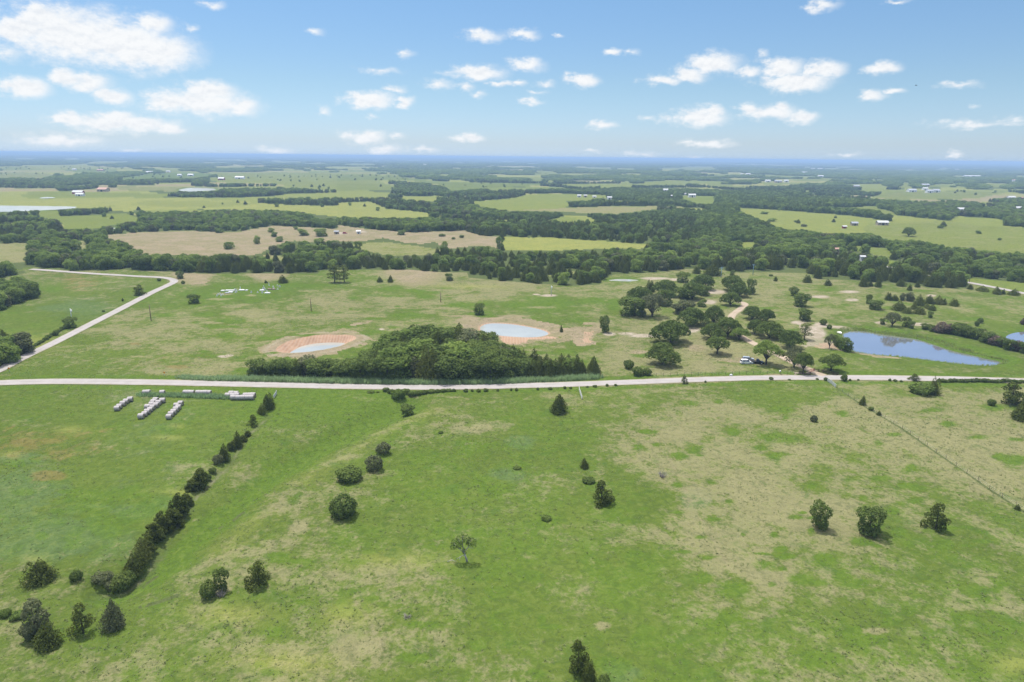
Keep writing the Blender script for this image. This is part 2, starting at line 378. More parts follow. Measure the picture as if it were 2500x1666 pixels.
# ---------------------------------------------------------------- ponds, roads, fields read off the photo
def vnoise(x, y, s, seed=0):
    x = np.asarray(x, float) / s; y = np.asarray(y, float) / s
    xi = np.floor(x).astype(np.int64); yi = np.floor(y).astype(np.int64); fx = x - xi; fy = y - yi
    fx = fx * fx * (3 - 2 * fx); fy = fy * fy * (3 - 2 * fy)
    def h(a, b):
        v = (a * 374761393 + b * 668265263 + seed * 974711) & 0xffffffff
        v = ((v ^ (v >> 13)) * 1274126177) & 0xffffffff
        return ((v ^ (v >> 16)) & 0xffff) / 65535.0
    return (h(xi, yi) * (1 - fx) + h(xi + 1, yi) * fx) * (1 - fy) + (h(xi, yi + 1) * (1 - fx) + h(xi + 1, yi + 1) * fx) * fy

def smooth_closed(p, k=2):
    for _ in range(k):
        q = []
        for i in range(len(p)):
            a, b = p[i], p[(i + 1) % len(p)]
            q += [(a[0] * .75 + b[0] * .25, a[1] * .75 + b[1] * .25), (a[0] * .25 + b[0] * .75, a[1] * .25 + b[1] * .75)]
        p = q
    return p
def smooth_open(p, k=2):
    for _ in range(k):
        q = [p[0]]
        for a, b in zip(p[:-1], p[1:]):
            q += [(a[0] * .75 + b[0] * .25, a[1] * .75 + b[1] * .25), (a[0] * .25 + b[0] * .75, a[1] * .25 + b[1] * .75)]
        p = q + [p[-1]]
    return p
# name, water outline, level under the field, bank slope, (berm height, distance, width), material, label
PONDS = [
 ('dug_pond', c5((935,1165),(965,1135),(1020,1110),(1100,1088),(1200,1070),(1300,1064),(1400,1063),(1500,1068),(1548,1078),(1510,1098),(1400,1128),(1280,1152),(1150,1168),(1040,1174),(960,1174)), -2.1, .50, (.45, 6.4, 2.2), 'milky'),
 ('pond', c6((760,905),(790,872),(850,852),(920,846),(1010,850),(1120,858),(1260,880),(1400,908),(1490,938),(1530,966),(1480,990),(1400,1004),(1280,1008),(1150,1002),(1000,990),(880,970),(800,945)), -.9, .22, (.35, 9, 4), 'milky'),
 ('fishing_pond', c8((245,965),(300,945),(380,934),(480,938),(560,948),(680,972),(800,982),(900,998),(1020,1005),(1120,1022),(1240,1055),(1360,1095),(1480,1140),(1600,1165),(1720,1190),(1850,1228),(1960,1245),(2035,1262),(2025,1290),(1930,1310),(1780,1316),(1600,1305),(1400,1288),(1200,1265),(1000,1240),(820,1222),(640,1212),(480,1198),(350,1175),(300,1115),(262,1040)), -1.3, .3, (.2, 10, 4), 'blue'),
 ('field_pond', c8((2035,995),(2080,970),(2150,952),(2260,942),(2420,940),(2460,1000),(2400,1060),(2260,1062),(2120,1045),(2050,1020)), -.8, .3, (0, 8, 4), 'blue'),
 ('stock_pond', c7((-90,388),(-40,372),(40,366),(140,368),(250,374),(275,383),(200,390),(80,391)), -.4, .3, (0, 8, 4), 'milky'),
 ('lake', c1((-250,400),(0,399),(200,401),(420,405),(570,411),(540,418),(380,430),(200,438),(60,442),(-250,446)), -.4, .1, (0, 8, 4), 'milky'),
 ('far_lake', c1((1205,300),(1240,285),(1320,276),(1420,280),(1510,287),(1440,297),(1330,303)), -.4, .1, (0, 8, 4), 'milky'),
 ('far_pond', c1((255,343),(300,338),(380,337),(412,342),(350,350),(280,350)), -.4, .1, (0, 8, 4), 'milky'),
 ('meadow_pond', c3((1125,606),(1170,601),(1240,604),(1290,612),(1220,617),(1150,613)), -.4, .1, (0, 8, 4), 'milky'),
 ('hidden_pond', c1((740,551),(790,547),(826,549),(800,558),(760,560)), -.3, .1, (0, 8, 4), 'milky'),
]
PW = []
for nm, pp, lv, sl, berm, mt in PONDS:
    wp = smooth_closed(world(pp, lv)); cx = sum(p[0] for p in wp) / len(wp); cy = sum(p[1] for p in wp) / len(wp)
    if nm == 'dug_pond': wp = [(a, b - (2.6 if b < cy + .12 * (a - cx) else 0)) for a, b in wp]      # the near edge lies hidden under its berm
    rad = max(math.hypot(p[0] - cx, p[1] - cy) for p in wp)
    PW.append((nm, wp, lv, sl, berm, mt, cx, cy, rad, float(hgt(cx, cy))))
# swale and creek in the near pasture (photo pixels)
SWALE = world([(1010, 985), (955, 1005), (870, 1040), (790, 1085), (690, 1140), (612, 1190), (548, 1243), (470, 1310), (400, 1365), (345, 1405), (280, 1432)])
CREEK = world([(655, 1012), (600, 1062), (560, 1130), (480, 1205), (440, 1262), (385, 1330), (345, 1385), (300, 1418), (240, 1428)])
def ground_z(x, y):
    x = np.asarray(x, float); y = np.asarray(y, float); shp = x.shape; x = x.ravel(); y = y.ravel()
    h = hgt(x, y)
    i = np.where((np.hypot(x, y) < 330) & (x < 20))[0]
    if len(i):
        h[i] -= 2.0 * np.exp(-(seg_dist(x[i], y[i], SWALE) / 6.0) ** 2) + .9 * np.exp(-(seg_dist(x[i], y[i], CREEK) / 2.6) ** 2)
    for nm, wp, lv, sl, berm, mt, cx, cy, rad, hc in PW:
        i = np.where(np.hypot(x - cx, y - cy) < rad + 60)[0]
        if not len(i): continue
        xi, yi = x[i], y[i]
        sd = seg_dist(xi, yi, wp + wp[:1]) * np.where(inside(xi, yi, wp), -1, 1)
        k = 1 - _ramp(sd, 15, 50)
        hh = h[i] * (1 - k) + hc * k
        hh = hh + np.minimum(np.maximum(sd * sl + lv, lv - 1.2), 0) + berm[0] * np.exp(-((sd - berm[1]) / berm[2]) ** 2)
        h[i] = hh
    return h.reshape(shp)
gz = lambda x, y: float(ground_z(np.array([x]), np.array([y]))[0])

ROADS = {
 'gravel_road': ([(-420, 952), (-150, 942), (0, 935), (106, 932), (212, 932), (425, 935), (637, 940), (850, 944.5), (1062, 946.5), (1275, 942), (1487, 936), (1700, 927.5), (1859, 923), (2019, 922.5), (2231, 926), (2500, 931.5), (2900, 944)], 5.0, 'gravel'),
 'side_road': ([(-60, 928), (-10, 909), (53.6, 874.6), (111.6, 847.8), (167.4, 819.9), (223.2, 790.9), (279, 763), (334.8, 733.9), (375, 712.7), (413, 696), (428, 688), (420, 681.8), (397, 678), (335, 675.4), (290, 672.5), (223, 668.8), (156, 663.6), (111.6, 660.3), (76, 658)], 4.2, 'gravel'),
 'driveway': ([(2012, 919), (1990, 911), (1978, 905), (1937, 888), (1904, 871), (1848, 845.5), (1812, 825), (1797, 812), (1787, 792), (1782, 773), (1808, 755), (1821, 744), (1812, 738.5), (1797, 738)], 3.4, 'drive'),
 'far_road': ([(2140, 647), (2156, 651), (2212, 661), (2239, 669), (2290, 679), (2357, 689), (2424, 701.6), (2500, 717), (2640, 745)], 5.0, 'gravel'),
}
RW = {k: smooth_open(world(p)) for k, (p, wd, mt) in ROADS.items()}

# open fields beyond the near pasture: (dry, lush, blue, yellow, pink, rust) and outline
FIELDS = [
 ((.3,.1,0,.55,.1,0), c1((150,122),(560,118),(680,133),(1000,145),(680,155),(480,150),(300,152),(130,140))),
 ((.5,.1,.2,.15,0,0), c1((-200,178),(120,170),(330,180),(380,200),(300,215),(-200,212))),
 ((.2,.3,.2,.2,0,0), c1((480,150),(800,150),(800,170),(640,180),(500,170))),
 ((.1,.3,.5,.1,0,0), c1((790,215),(1000,182),(1270,172),(1390,175),(1460,195),(1300,215),(1100,215),(800,225))),
 ((.3,.2,.1,.35,0,0), c1((1380,170),(1700,175),(1900,170),(2353,180),(2600,180),(2600,290),(2353,290),(2150,290),(1990,270),(1880,250),(1700,250),(1500,240),(1400,215),(1500,200))),
 ((.6,.1,.2,.1,.1,0), c1((-200,238),(400,255),(760,262),(1150,270),(1520,272),(1500,300),(1190,303),(820,295),(790,270),(640,264),(400,262),(-200,255))),
 ((.2,.2,0,.75,.0,.15), c1((-200,370),(250,362),(520,350),(1000,340),(1200,345),(1330,355),(1520,362),(1700,375),(2000,395),(2353,400),(2353,480),(2200,465),(1900,435),(1500,425),(1100,425),(1000,430),(870,440),(700,430),(800,395),(680,415),(400,430),(300,420),(-200,445))),
 ((.3,.3,.1,.5,0,.25), c1((1000,362),(1500,370),(1800,385),(1500,410),(1100,405),(900,390))),
 ((.2,.4,.1,.35,0,0), c1((100,300),(450,300),(820,310),(1230,320),(1100,345),(900,345),(520,350),(200,350),(130,330),(220,310))),
 ((.2,.4,.1,.3,0,0), c1((150,440),(420,440),(410,470),(700,460),(860,450),(980,490),(1050,500),(820,520),(640,560),(430,560),(440,540),(400,500),(230,470))),
 ((.7,.1,.1,.1,.75,0), c1((640,620),(800,590),(1100,575),(1250,568),(1500,578),(1640,575),(1800,545),(1900,535),(2353,560),(2353,640),(2150,650),(2000,640),(1860,680),(1800,720),(1700,745),(1450,745),(1000,735),(880,690),(840,650))),
 ((.7,.2,.1,.1,.35,0), c1((-200,660),(250,652),(440,660),(580,640),(700,720),(240,665),(200,740),(180,790),(-200,800))),
 ((.3,.2,.2,.15,0,0), c2((-20,190),(380,195),(640,230),(900,240),(1480,250),(1480,262),(1300,265),(1100,275),(760,300),(720,275),(690,260),(480,228),(200,225),(-20,232))),
 ((.3,.2,.2,.25,0,0), c2((-20,250),(300,245),(380,262),(380,290),(200,292),(-20,300))),
 ((.2,.1,0,.6,.2,0), c2((410,330),(590,335),(680,352),(640,375),(430,352))),
 ((.3,.2,0,.7,.15,0), c2((-20,380),(200,370),(270,395),(320,420),(540,440),(620,455),(860,475),(1250,505),(1240,522),(1100,502),(870,490),(620,480),(400,490),(250,480),(-20,482))),
 ((.1,.5,.1,.45,0,0), c2((880,375),(1200,345),(1280,320),(1450,320),(1830,325),(1880,350),(1800,345),(1700,365),(1540,370),(1600,395),(1500,420),(1200,435),(1100,430),(950,405))),
 ((.5,.1,0,.35,.5,0), c2((1100,435),(1500,415),(1900,400),(2353,402),(2320,417),(2100,432),(1900,457),(1700,452),(1500,442),(1200,440))),
 ((.6,.0,0,.2,.9,0), c2((-20,530),(200,560),(500,580),(740,572),(850,567),(960,600),(1100,612),(1120,705),(1040,680),(900,680),(790,690),(740,690),(650,650),(560,660),(460,655),(300,620),(100,650),(-20,640))),
 ((.2,.3,0,.75,.05,0), c2((1110,612),(1500,620),(1800,640),(2353,680),(2353,700),(1900,692),(1650,702),(1450,707),(1120,705))),
 ((.6,.2,.1,.2,.25,0), c2((80,665),(300,645),(500,670),(730,705),(720,730),(500,742),(340,745),(250,722),(100,690))),
 ((.1,.6,.1,.3,0,0), c3((-20,330),(310,335),(245,350),(230,390),(120,388),(-20,345))),
 ((.15,.5,0,.55,0,0), c3((340,410),(700,430),(1150,465),(1420,500),(1450,560),(1300,590),(1100,598),(950,595),(850,570),(700,560),(560,500),(480,470),(400,440))),
 ((.35,.35,.05,.3,.1,0), c3((1300,520),(1500,520),(1900,500),(2180,520),(2220,545),(2353,555),(2600,560),(2600,740),(2353,732),(1900,692),(1820,690),(1700,650),(1470,640),(1290,600),(1250,560))),
 ((.1,.6,.0,.5,0,0), c3((1830,500),(1900,470),(2060,478),(2220,495),(2210,545),(2000,530))),
 ((.3,.4,.1,.2,.1,0), c3((1020,665),(1300,680),(1430,692),(1470,740),(1460,765),(1300,732),(1150,702))),
 ((.1,.5,0,.5,0,0), c3((300,655),(520,645),(610,690),(400,688))),
 ((.3,.2,.1,.3,0,0), c3((180,250),(560,270),(440,277),(200,264))),
 ((.2,.3,.1,.35,0,0), c3((500,233),(850,242),(850,250),(600,262))),
 ((.3,.3,.1,.2,0,0), c3((820,295),(1180,292),(1050,307),(850,309))),
 ((.4,.3,.1,.2,.15,0), c3((1300,340),(1450,303),(1830,298),(2260,300),(2200,317),(2020,352),(1600,358),(1400,352))),
 ((.1,.2,1,.1,0,0), c3((560,775),(700,762),(800,755),(930,768),(900,795),(600,800))),
 ((.2,.4,0,.6,0,0), c3((1000,790),(1100,790),(1080,812),(1010,810))),
 ((.1,.6,0,.5,0,0), c8((60,190),(220,195),(235,215),(130,232),(70,212))),
 ((.1,.7,0,.3,0,0), c8((740,170),(820,165),(825,205),(760,212))),
 ((.2,.5,.1,.25,0,0), c8((1480,343),(2240,398),(2600,420),(2600,600),(2240,525),(1900,452),(1480,368))),
 ((.5,.3,.1,.2,.1,0), c8((960,328),(1200,350),(1340,402),(1360,420),(1110,385),(980,350))),
 ((.4,.2,.1,.2,.2,0), c8((590,190),(740,215),(960,285),(1070,310),(1060,335),(880,290),(700,250))),
 ((.5,.3,0,.2,.1,0), c6((1750,282),(1830,280),(1830,305),(1935,318),(1900,345),(1760,338),(1500,345),(1510,325),(1700,322))),
 ((.5,.1,0,.2,.4,0), c5((715,75),(780,110),(870,125),(1000,130),(1100,160),(900,172),(700,150),(640,110))),
 ((.2,.2,.1,.5,0,0), c7((1160,188),(1350,198),(1320,212),(1170,206))),
 ((.3,.2,.1,.45,0,0), c2((-830,0),(-829,0),(-829,1))),
]
def strip(px, py, w, h, cov=(.3, .2, .15, .3, 0, 0)): FIELDS.append((cov, [(px - w, py), (px - w * .4, py - h * 1.5), (px + w * .5, py - h * 1.2), (px + w, py + h * .3), (px + w * .3, py + h * 1.5), (px - w * .5, py + h * 1.3)]))
for q in [(60,388,36,1.8),(175,389,30,2),(300,384,20,1.2),(270,396,60,1.6),(560,391,55,1.5),(660,386,26,1.2),(880,402,50,1.8),(1010,392,25,1),(1240,395,22,1.6),(1460,411,40,1.7),(1530,413,30,1.5),(1640,412,40,1.6),(1700,411,60,2),
          (1970,409,18,1.5),(2060,409,30,1.2),(2225,416,22,1.6),(2300,414,26,1.2),(2340,432,24,2),(2490,431,20,2),(1330,423,34,4),(1310,439,24,3),(1345,443,16,2),(870,418,34,2.4),(960,428,22,2),(1085,428,20,2.6),(700,396,40,1.3),(770,400,30,1.3),
          (1300,400,26,1),(1120,398,20,1),(1980,440,60,2.4),(2140,440,24,1.6),(2210,452,20,5),(2300,455,50,2),(2430,456,30,2),(1760,427,24,1.5),(2410,502,24,2.5),(420,418,30,3),(40,412,44,2.5),(1530,450,28,2),(1800,443,22,1.2),(2230,494,40,1.3)]:
    strip(*q)
FRONT = [(-900, 682), (0, 680), (33, 674), (67, 665), (80, 660), (134, 659), (194, 662), (237, 661), (290, 658), (379, 662), (500, 669), (634, 668), (776, 669), (781, 661), (857, 659), (1000, 659), (1078, 665), (1141, 666), (1144, 678), (1200, 684), (1290, 691), (1402, 699), (1464, 696),
         (1472, 682), (1500, 670), (1605, 665), (1656, 658), (1692, 657), (1763, 660), (1808, 667), (1835, 665), (1975, 667), (1996, 682), (2089, 685), (2132, 689), (2167, 691), (2234, 696), (2268, 703), (2357, 705), (2368, 690), (3600, 690)]
FX, FY = [p[0] for p in FRONT], [p[1] for p in FRONT]
WOODS = {   # woods nearer than the frontier; ground outline in photo pixels, tree height range
 'roadside': ([(622,916),(735,923),(850,926),(1000,930),(1200,930),(1280,926),(1380,923),(1457,919),(1462,902),(1400,897),(1290,893),(1235,874),(1170,862),(1060,856),(985,866),(930,885),(880,902),(800,908),(700,908),(618,908)], (5.5, 11)),
 'west': ([(-300,770),(-60,765),(0,757),(30,745),(60,733),(86,723),(80,712),(50,708),(20,712),(-300,720)], (5, 9)),
 'corner': ([(-300,950),(-60,925),(-8,900),(25,888),(45,878),(62,866),(58,852),(30,846),(0,848),(-300,860)], (5, 8)),
}
def is_field(px, py):
    r = np.zeros(px.shape, bool)
    for cov, poly in FIELDS: 
        xs = [p[0] for p in poly]; ys = [p[1] for p in poly]
        i = np.where((px > min(xs)) & (px < max(xs)) & (py > min(ys)) & (py < max(ys)))[0]
        if len(i): r[i] |= inside(px[i], py[i], poly)
    return r

# land-cover samples of the near pasture: photo px, (dry, lush, blue, pink, rust)
CTRL = [(100,1000,.15,.5,.3),(100,1090,.3,.4,.2,0,.5),(50,1200,.1,.4,.7),(300,1250,.05,.85,.4),(150,1300,.05,.5,.8),(450,1050,.1,.5,.5),(300,950,.3,.3,.5),(250,1150,.15,.5,.4,0,.35),(700,980,.1,.9,.1),(900,1000,.15,1,0),
 (760,1090,.45,.5,0),(650,1200,.55,.3,.1),(560,1300,.5,.4,.1),(1100,1000,.45,.4,0),(1300,1050,.12,.6,.15),(1100,1180,.15,.7,.15),(1300,1250,.2,.6,.25),(900,1300,.4,.6,0),(1000,1450,.45,.6,0),(1200,1350,.2,.7,.2),(1100,1600,.45,.45,0),
 (800,1600,.72,.3,0),(600,1500,.4,.55,0),(300,1480,.4,.5,.1),(100,1480,.45,.3,.15),(300,1640,.4,.5,.1),(1300,1550,.25,.5,.3),(1500,1600,.15,.6,.4),(1500,1400,.2,.7,.15),(1650,1050,.85,.2,.1),(1750,1000,.7,.3,0),(1800,1150,.8,.3,.1),
 (1700,1300,.75,.35,.2),(1800,1400,.8,.3,0),(1950,1250,.75,.35,.1),(2100,1000,.8,.1,0),(2300,1050,.85,.15,.1),(2450,1150,.85,.2,0),(2450,1000,.7,.3,.1),(2200,1200,.5,.5,.2),(2400,1300,.35,.6,.1),(2000,1450,.5,.5,0),(2300,1500,.38,.7,0),
 (2000,1600,.45,.7,0),(2400,1620,.35,.85,.1),(1700,1550,.3,.7,.3),(1850,960,.3,.5,.2),(2000,950,.35,.5,.1),(1550,980,.4,.4,.2),(1230,1120,.1,.6,.3),(1480,1250,.3,.6,.2),
 (200,880,.4,.5,.1),(450,890,.6,.3,0,0,.3),(300,800,.62,.3,.1),(600,760,.68,.3,0),(800,740,.68,.25,0,.1),(1000,760,.62,.3,0),(900,700,.4,.55,0),(1300,740,.3,.75,.1),(1150,720,.66,.3,0,.1),(1400,700,.6,.3,0,.1),(1250,688,.78,.1,0,.2),
 (1400,870,.5,.4,0),(1600,880,.78,.15,0,.25),(1750,890,.8,.1,0,.4),(1900,890,.65,.2,0,.25),(1560,840,.6,.3,0),(1850,750,.6,.3,0),(1950,700,.6,.3,0),(2100,885,.3,.45,.1),(2300,905,.25,.45,.1),(2450,860,.3,.4,.1),(2100,740,.55,.25,0,.1),
 (2350,760,.45,.3,.1),(2450,700,.42,.35,.1),(100,720,.35,.35,.4),(200,760,.2,.3,.7),(60,800,.15,.5,.2),(300,700,.4,.3,.4),(200,690,.5,.2,.1,0,.5),(550,722,.05,.9,.2),(620,715,.1,.85,.1),(400,720,.3,.65,0),(480,800,.6,.35,0),(650,672,.8,.05,0,.7),
 (1000,672,.8,.05,0,.7),(480,676,.8,.05,0,.7),(1250,700,.7,.1,0,.2),(700,700,.3,.6,0),(560,690,.35,.6,0),(1640,700,.6,.2,0,.2),(2250,700,.5,.3,0),(2050,710,.55,.25,0,.1)]
# local patches: kind, px, py, rx, ry (soft ellipses)
SPOTS = [('lush',870,1060,60,20),('lush',760,1130,50,16),('lush',930,1020,70,18),('lush',700,1010,60,22),('lush',1880,1068,40,14),('lush',1930,1075,25,10),('lush',2480,1125,30,16),('lush',1700,1100,22,10),('lush',1910,1000,30,10),
 ('lush',1340,1268,35,14),('lush',405,1044,36,8),('lush',260,1290,50,30),('lush',1500,1625,60,30),('lush',2000,1610,60,26),('lush',2090,1550,40,24),('lush',2440,1540,50,20),('lush',1790,1440,50,26),('lush',1300,1405,40,16),
 ('lush',410,770,32,6),('lush',560,784,40,8),('lush',520,797,26,5),('lush',555,818,26,8),('lush',590,902,30,6),('lush',965,704,20,5),('lush',950,706,16,5),('lush',865,727,14,5),('lush',1040,724,22,6),('lush',130,707,26,8),('lush',90,705,20,6),
 ('lush',1350,742,60,14),('lush',1450,735,50,10),('lush',1415,783,22,7),('lush',1180,768,40,10),('lush',1560,868,26,6),('lush',700,698,120,6),('lush',1500,745,14,18),('lush',750,820,40,6),('lush',1000,770,60,8),('lush',2340,860,60,12),('lush',2440,880,30,10),('lush',1120,745,40,8),
 ('dry',1170,1045,80,20),('dry',620,1190,60,20),('dry',890,1580,70,40),('dry',1470,1527,24,14),('dry',2480,1060,40,30),('dry',2040,985,60,10),('dry',2250,975,80,10),('dry',1900,1410,50,30),
 ('dry',660,780,40,8),('dry',790,743,30,7),('dry',640,783,30,6),('dry',540,1440,40,12),('dry',300,1450,40,14),('dry',730,1290,30,20),('dry',2410,1430,30,10),('dry',2140,1540,40,12),('pale',1010,935,1,1),
 ('blue',60,1180,50,16),('blue',130,1350,60,16),('blue',330,1250,80,24),('blue',400,1230,40,20),('blue',150,752,80,10),('blue',1700,1220,50,30),('blue',1270,1080,40,20),('blue',1520,1640,60,30),('blue',1230,1160,60,20),('blue',60,1120,70,20),
 ('rust',60,1080,50,14),('rust',120,1160,50,14),('rust',430,895,40,6),('rust',330,840,22,3),
 ('pale',1570,820,40,4.5),('pale',1530,815,22,3),('pale',1488,816,16,4),('pale',2075,713,26,3),('pale',2080,733,20,3),('pale',2274,722,12,3),('pale',1600,680,40,3.5),('pale',1650,683,16,3),('pale',2005,797,20,7),('pale',2040,800,40,3),
 ('pale',2150,788,16,3),('pale',2245,792,22,4),('pale',1745,713,28,5),('pale',1733,738,16,5),('pale',1948,790,20,4),('pale',1340,722,22,3),('pale',1310,719,10,2),('pale',545,868,14,3),('pale',932,807,8,2),
 ('pale',1980,808,26,10),('pale',1995,820,22,12),('pale',560,865,10,2),('pale',2003,725,24,3),('pale',1770,800,24,3),('pale',1690,806,20,6),('pale',880,566,20,2),('pale',830,570,14,3),('pale',1975,915,0.1,.1),
 ('pink',2430,930,40,3),('pink',1800,880,80,10),('pink',1900,915,50,4),('pink',1350,805,60,12),('pink',1410,815,50,14),('pink',1420,838,30,10),('pink',1250,772,60,6),('pink',1130,785,30,14),('pink',1120,770,60,3),('pink',1700,850,40,12),('pink',1560,860,40,8),
 ('yel',560,1500,90,24),('yel',850,1500,60,30),('yel',700,1620,120,30),('yel',980,1370,120,22),('yel',2480,1620,60,30),('yel',60,840,80,24),('yel',1150,700,80,5),('yel',430,1040,20,6)]
_r = random.Random(21)
for _ in range(70): SPOTS.append(('lush', _r.uniform(430, 1500), _r.uniform(700, 905), _r.uniform(8, 32), _r.uniform(1.5, 4.5)))
for _ in range(50): SPOTS.append(('dry', _r.uniform(300, 1450), _r.uniform(710, 905), _r.uniform(14, 50), _r.uniform(2, 4)))
for _ in range(60): SPOTS.append(('lush', _r.uniform(1550, 2500), _r.uniform(960, 1400), _r.uniform(8, 30), _r.uniform(3, 10)))
for _ in range(50): SPOTS.append(('lush', _r.uniform(500, 2500), _r.uniform(1250, 1660), _r.uniform(12, 50), _r.uniform(5, 16)))
for _ in range(26): SPOTS.append(('lush', _r.uniform(1850, 2500), _r.uniform(700, 900), _r.uniform(8, 36), _r.uniform(1.5, 4)))
for _ in range(20): SPOTS.append((_r.choice(['blue', 'lush', 'yel']), _r.uniform(0, 500), _r.uniform(980, 1380), _r.uniform(14, 50), _r.uniform(5, 14)))
# bare rings and cuts: kind, strength, outline (photo px), plus holes handled by painting order
BARE = [('pink', .9, c5((590,1140),(680,1080),(830,1020),(1000,975),(1250,950),(1420,942),(1500,900),(1600,865),(1760,848),(1860,830),(1820,860),(1700,890),(1580,930),(1700,958),(1800,995),(1832,1030),(1780,1085),(1600,1135),(1400,1175),(1200,1205),(1000,1224),(780,1228),(620,1178))),
 ('pink', .95, c6((540,850),(570,790),(640,768),(900,778),(1150,792),(1350,818),(1550,860),(1750,900),(1840,880),(1950,842),(2060,850),(2090,900),(2040,1000),(1990,1080),(1930,1105),(1850,1095),(1790,1040),(1700,1062),(1500,1080),(1300,1085),(1150,1083),(1020,1040),(900,1000),(700,1000),(560,900))),
 ('soil', .62, c6((980,990),(1150,1000),(1300,1010),(1480,990),(1620,1015),(1560,1045),(1400,1062),(1200,1075),(1080,1060),(1010,1030))),
 ('soil', .55, c6((1900,960),(2000,930),(2020,1000),(1940,1080),(1880,1070))),
 ('pale', .58, c8((-230,860),(-120,900),(-20,925),(60,930),(40,990),(70,1050),(130,1080),(230,1130),(350,1178),(200,1168),(60,1150),(-60,1120),(-190,1130),(-200,1040),(-160,960))),
 ('soil', .50, c8((-60,1080),(60,1090),(200,1110),(330,1168),(200,1165),(60,1142),(-60,1135))),
 ('pink', .8, c8((330,1170),(500,1190),(780,1230),(960,1240),(700,1250),(400,1215),(330,1185))),
 ('pale', .62, c7((1880,1370),(2030,1385),(2140,1400),(2240,1400),(2240,1420),(1900,1418))),
 ('pink', .75, c4((2240,300),(2240,425),(2060,420),(2040,380),(2030,300))),
]
lushbank = c8((150,915),(300,895),(560,890),(800,905),(1000,930),(1200,985),(1400,1020),(1600,1080),(1800,1120),(2000,1180),(2200,1230),(2215,1290),(2060,1310),(1900,1270),(1700,1215),(1400,1130),(1100,1040),(800,1000),(500,960),(250,975))

def parcels(x, y):
    """a loose grid of far paddocks: random value per paddock and distance to its hedge"""
    a = x * .92 + y * .39 + 60 * vnoise(x, y, 500, 41); b = y * .92 - x * .39 + 60 * vnoise(x, y, 500, 42)
    sa, sb = 430.0, 300.0; ia = np.floor(a / sa); ib = np.floor(b / sb); b2 = b + (ia % 3) * 90; ib = np.floor(b2 / sb)
    da = np.abs(a / sa - np.round(a / sa)) * sa; db = np.abs(b2 / sb - np.round(b2 / sb)) * sb
    v = (np.sin(ia * 12.9898 + ib * 78.233) * 43758.5453) % 1.0
    return v, np.minimum(da, db)
def clearing(x, y):
    return (np.hypot(x, y) > 800) & (vnoise(x, y, 270, 8) * .6 + vnoise(x, y, 90, 9) * .4 > .62)
def open_noise(x, y, px, py):
    v, e = parcels(x, y)
    hedge = (e < 8 + 10 * vnoise(x, y, 60, 45)) & (vnoise(x, y, 330, 46) > .42)
    return ~hedge & _open(x, y, px, py)
def _open(x, y, px, py):
    return ((py <= 420) & (vnoise(x, y, 1300, 5) * .6 + vnoise(x, y, 420, 6) * .4 > .535)) | ((px < 950) & (py > 392) & (py < 492) & (vnoise(x, y, 330, 15) * .6 + vnoise(x, y, 120, 16) * .4 > .45)) | ((px > 950) & (py > 400) & (py < 500) & (vnoise(x, y, 380, 25) * .6 + vnoise(x, y, 120, 26) * .4 > .53))
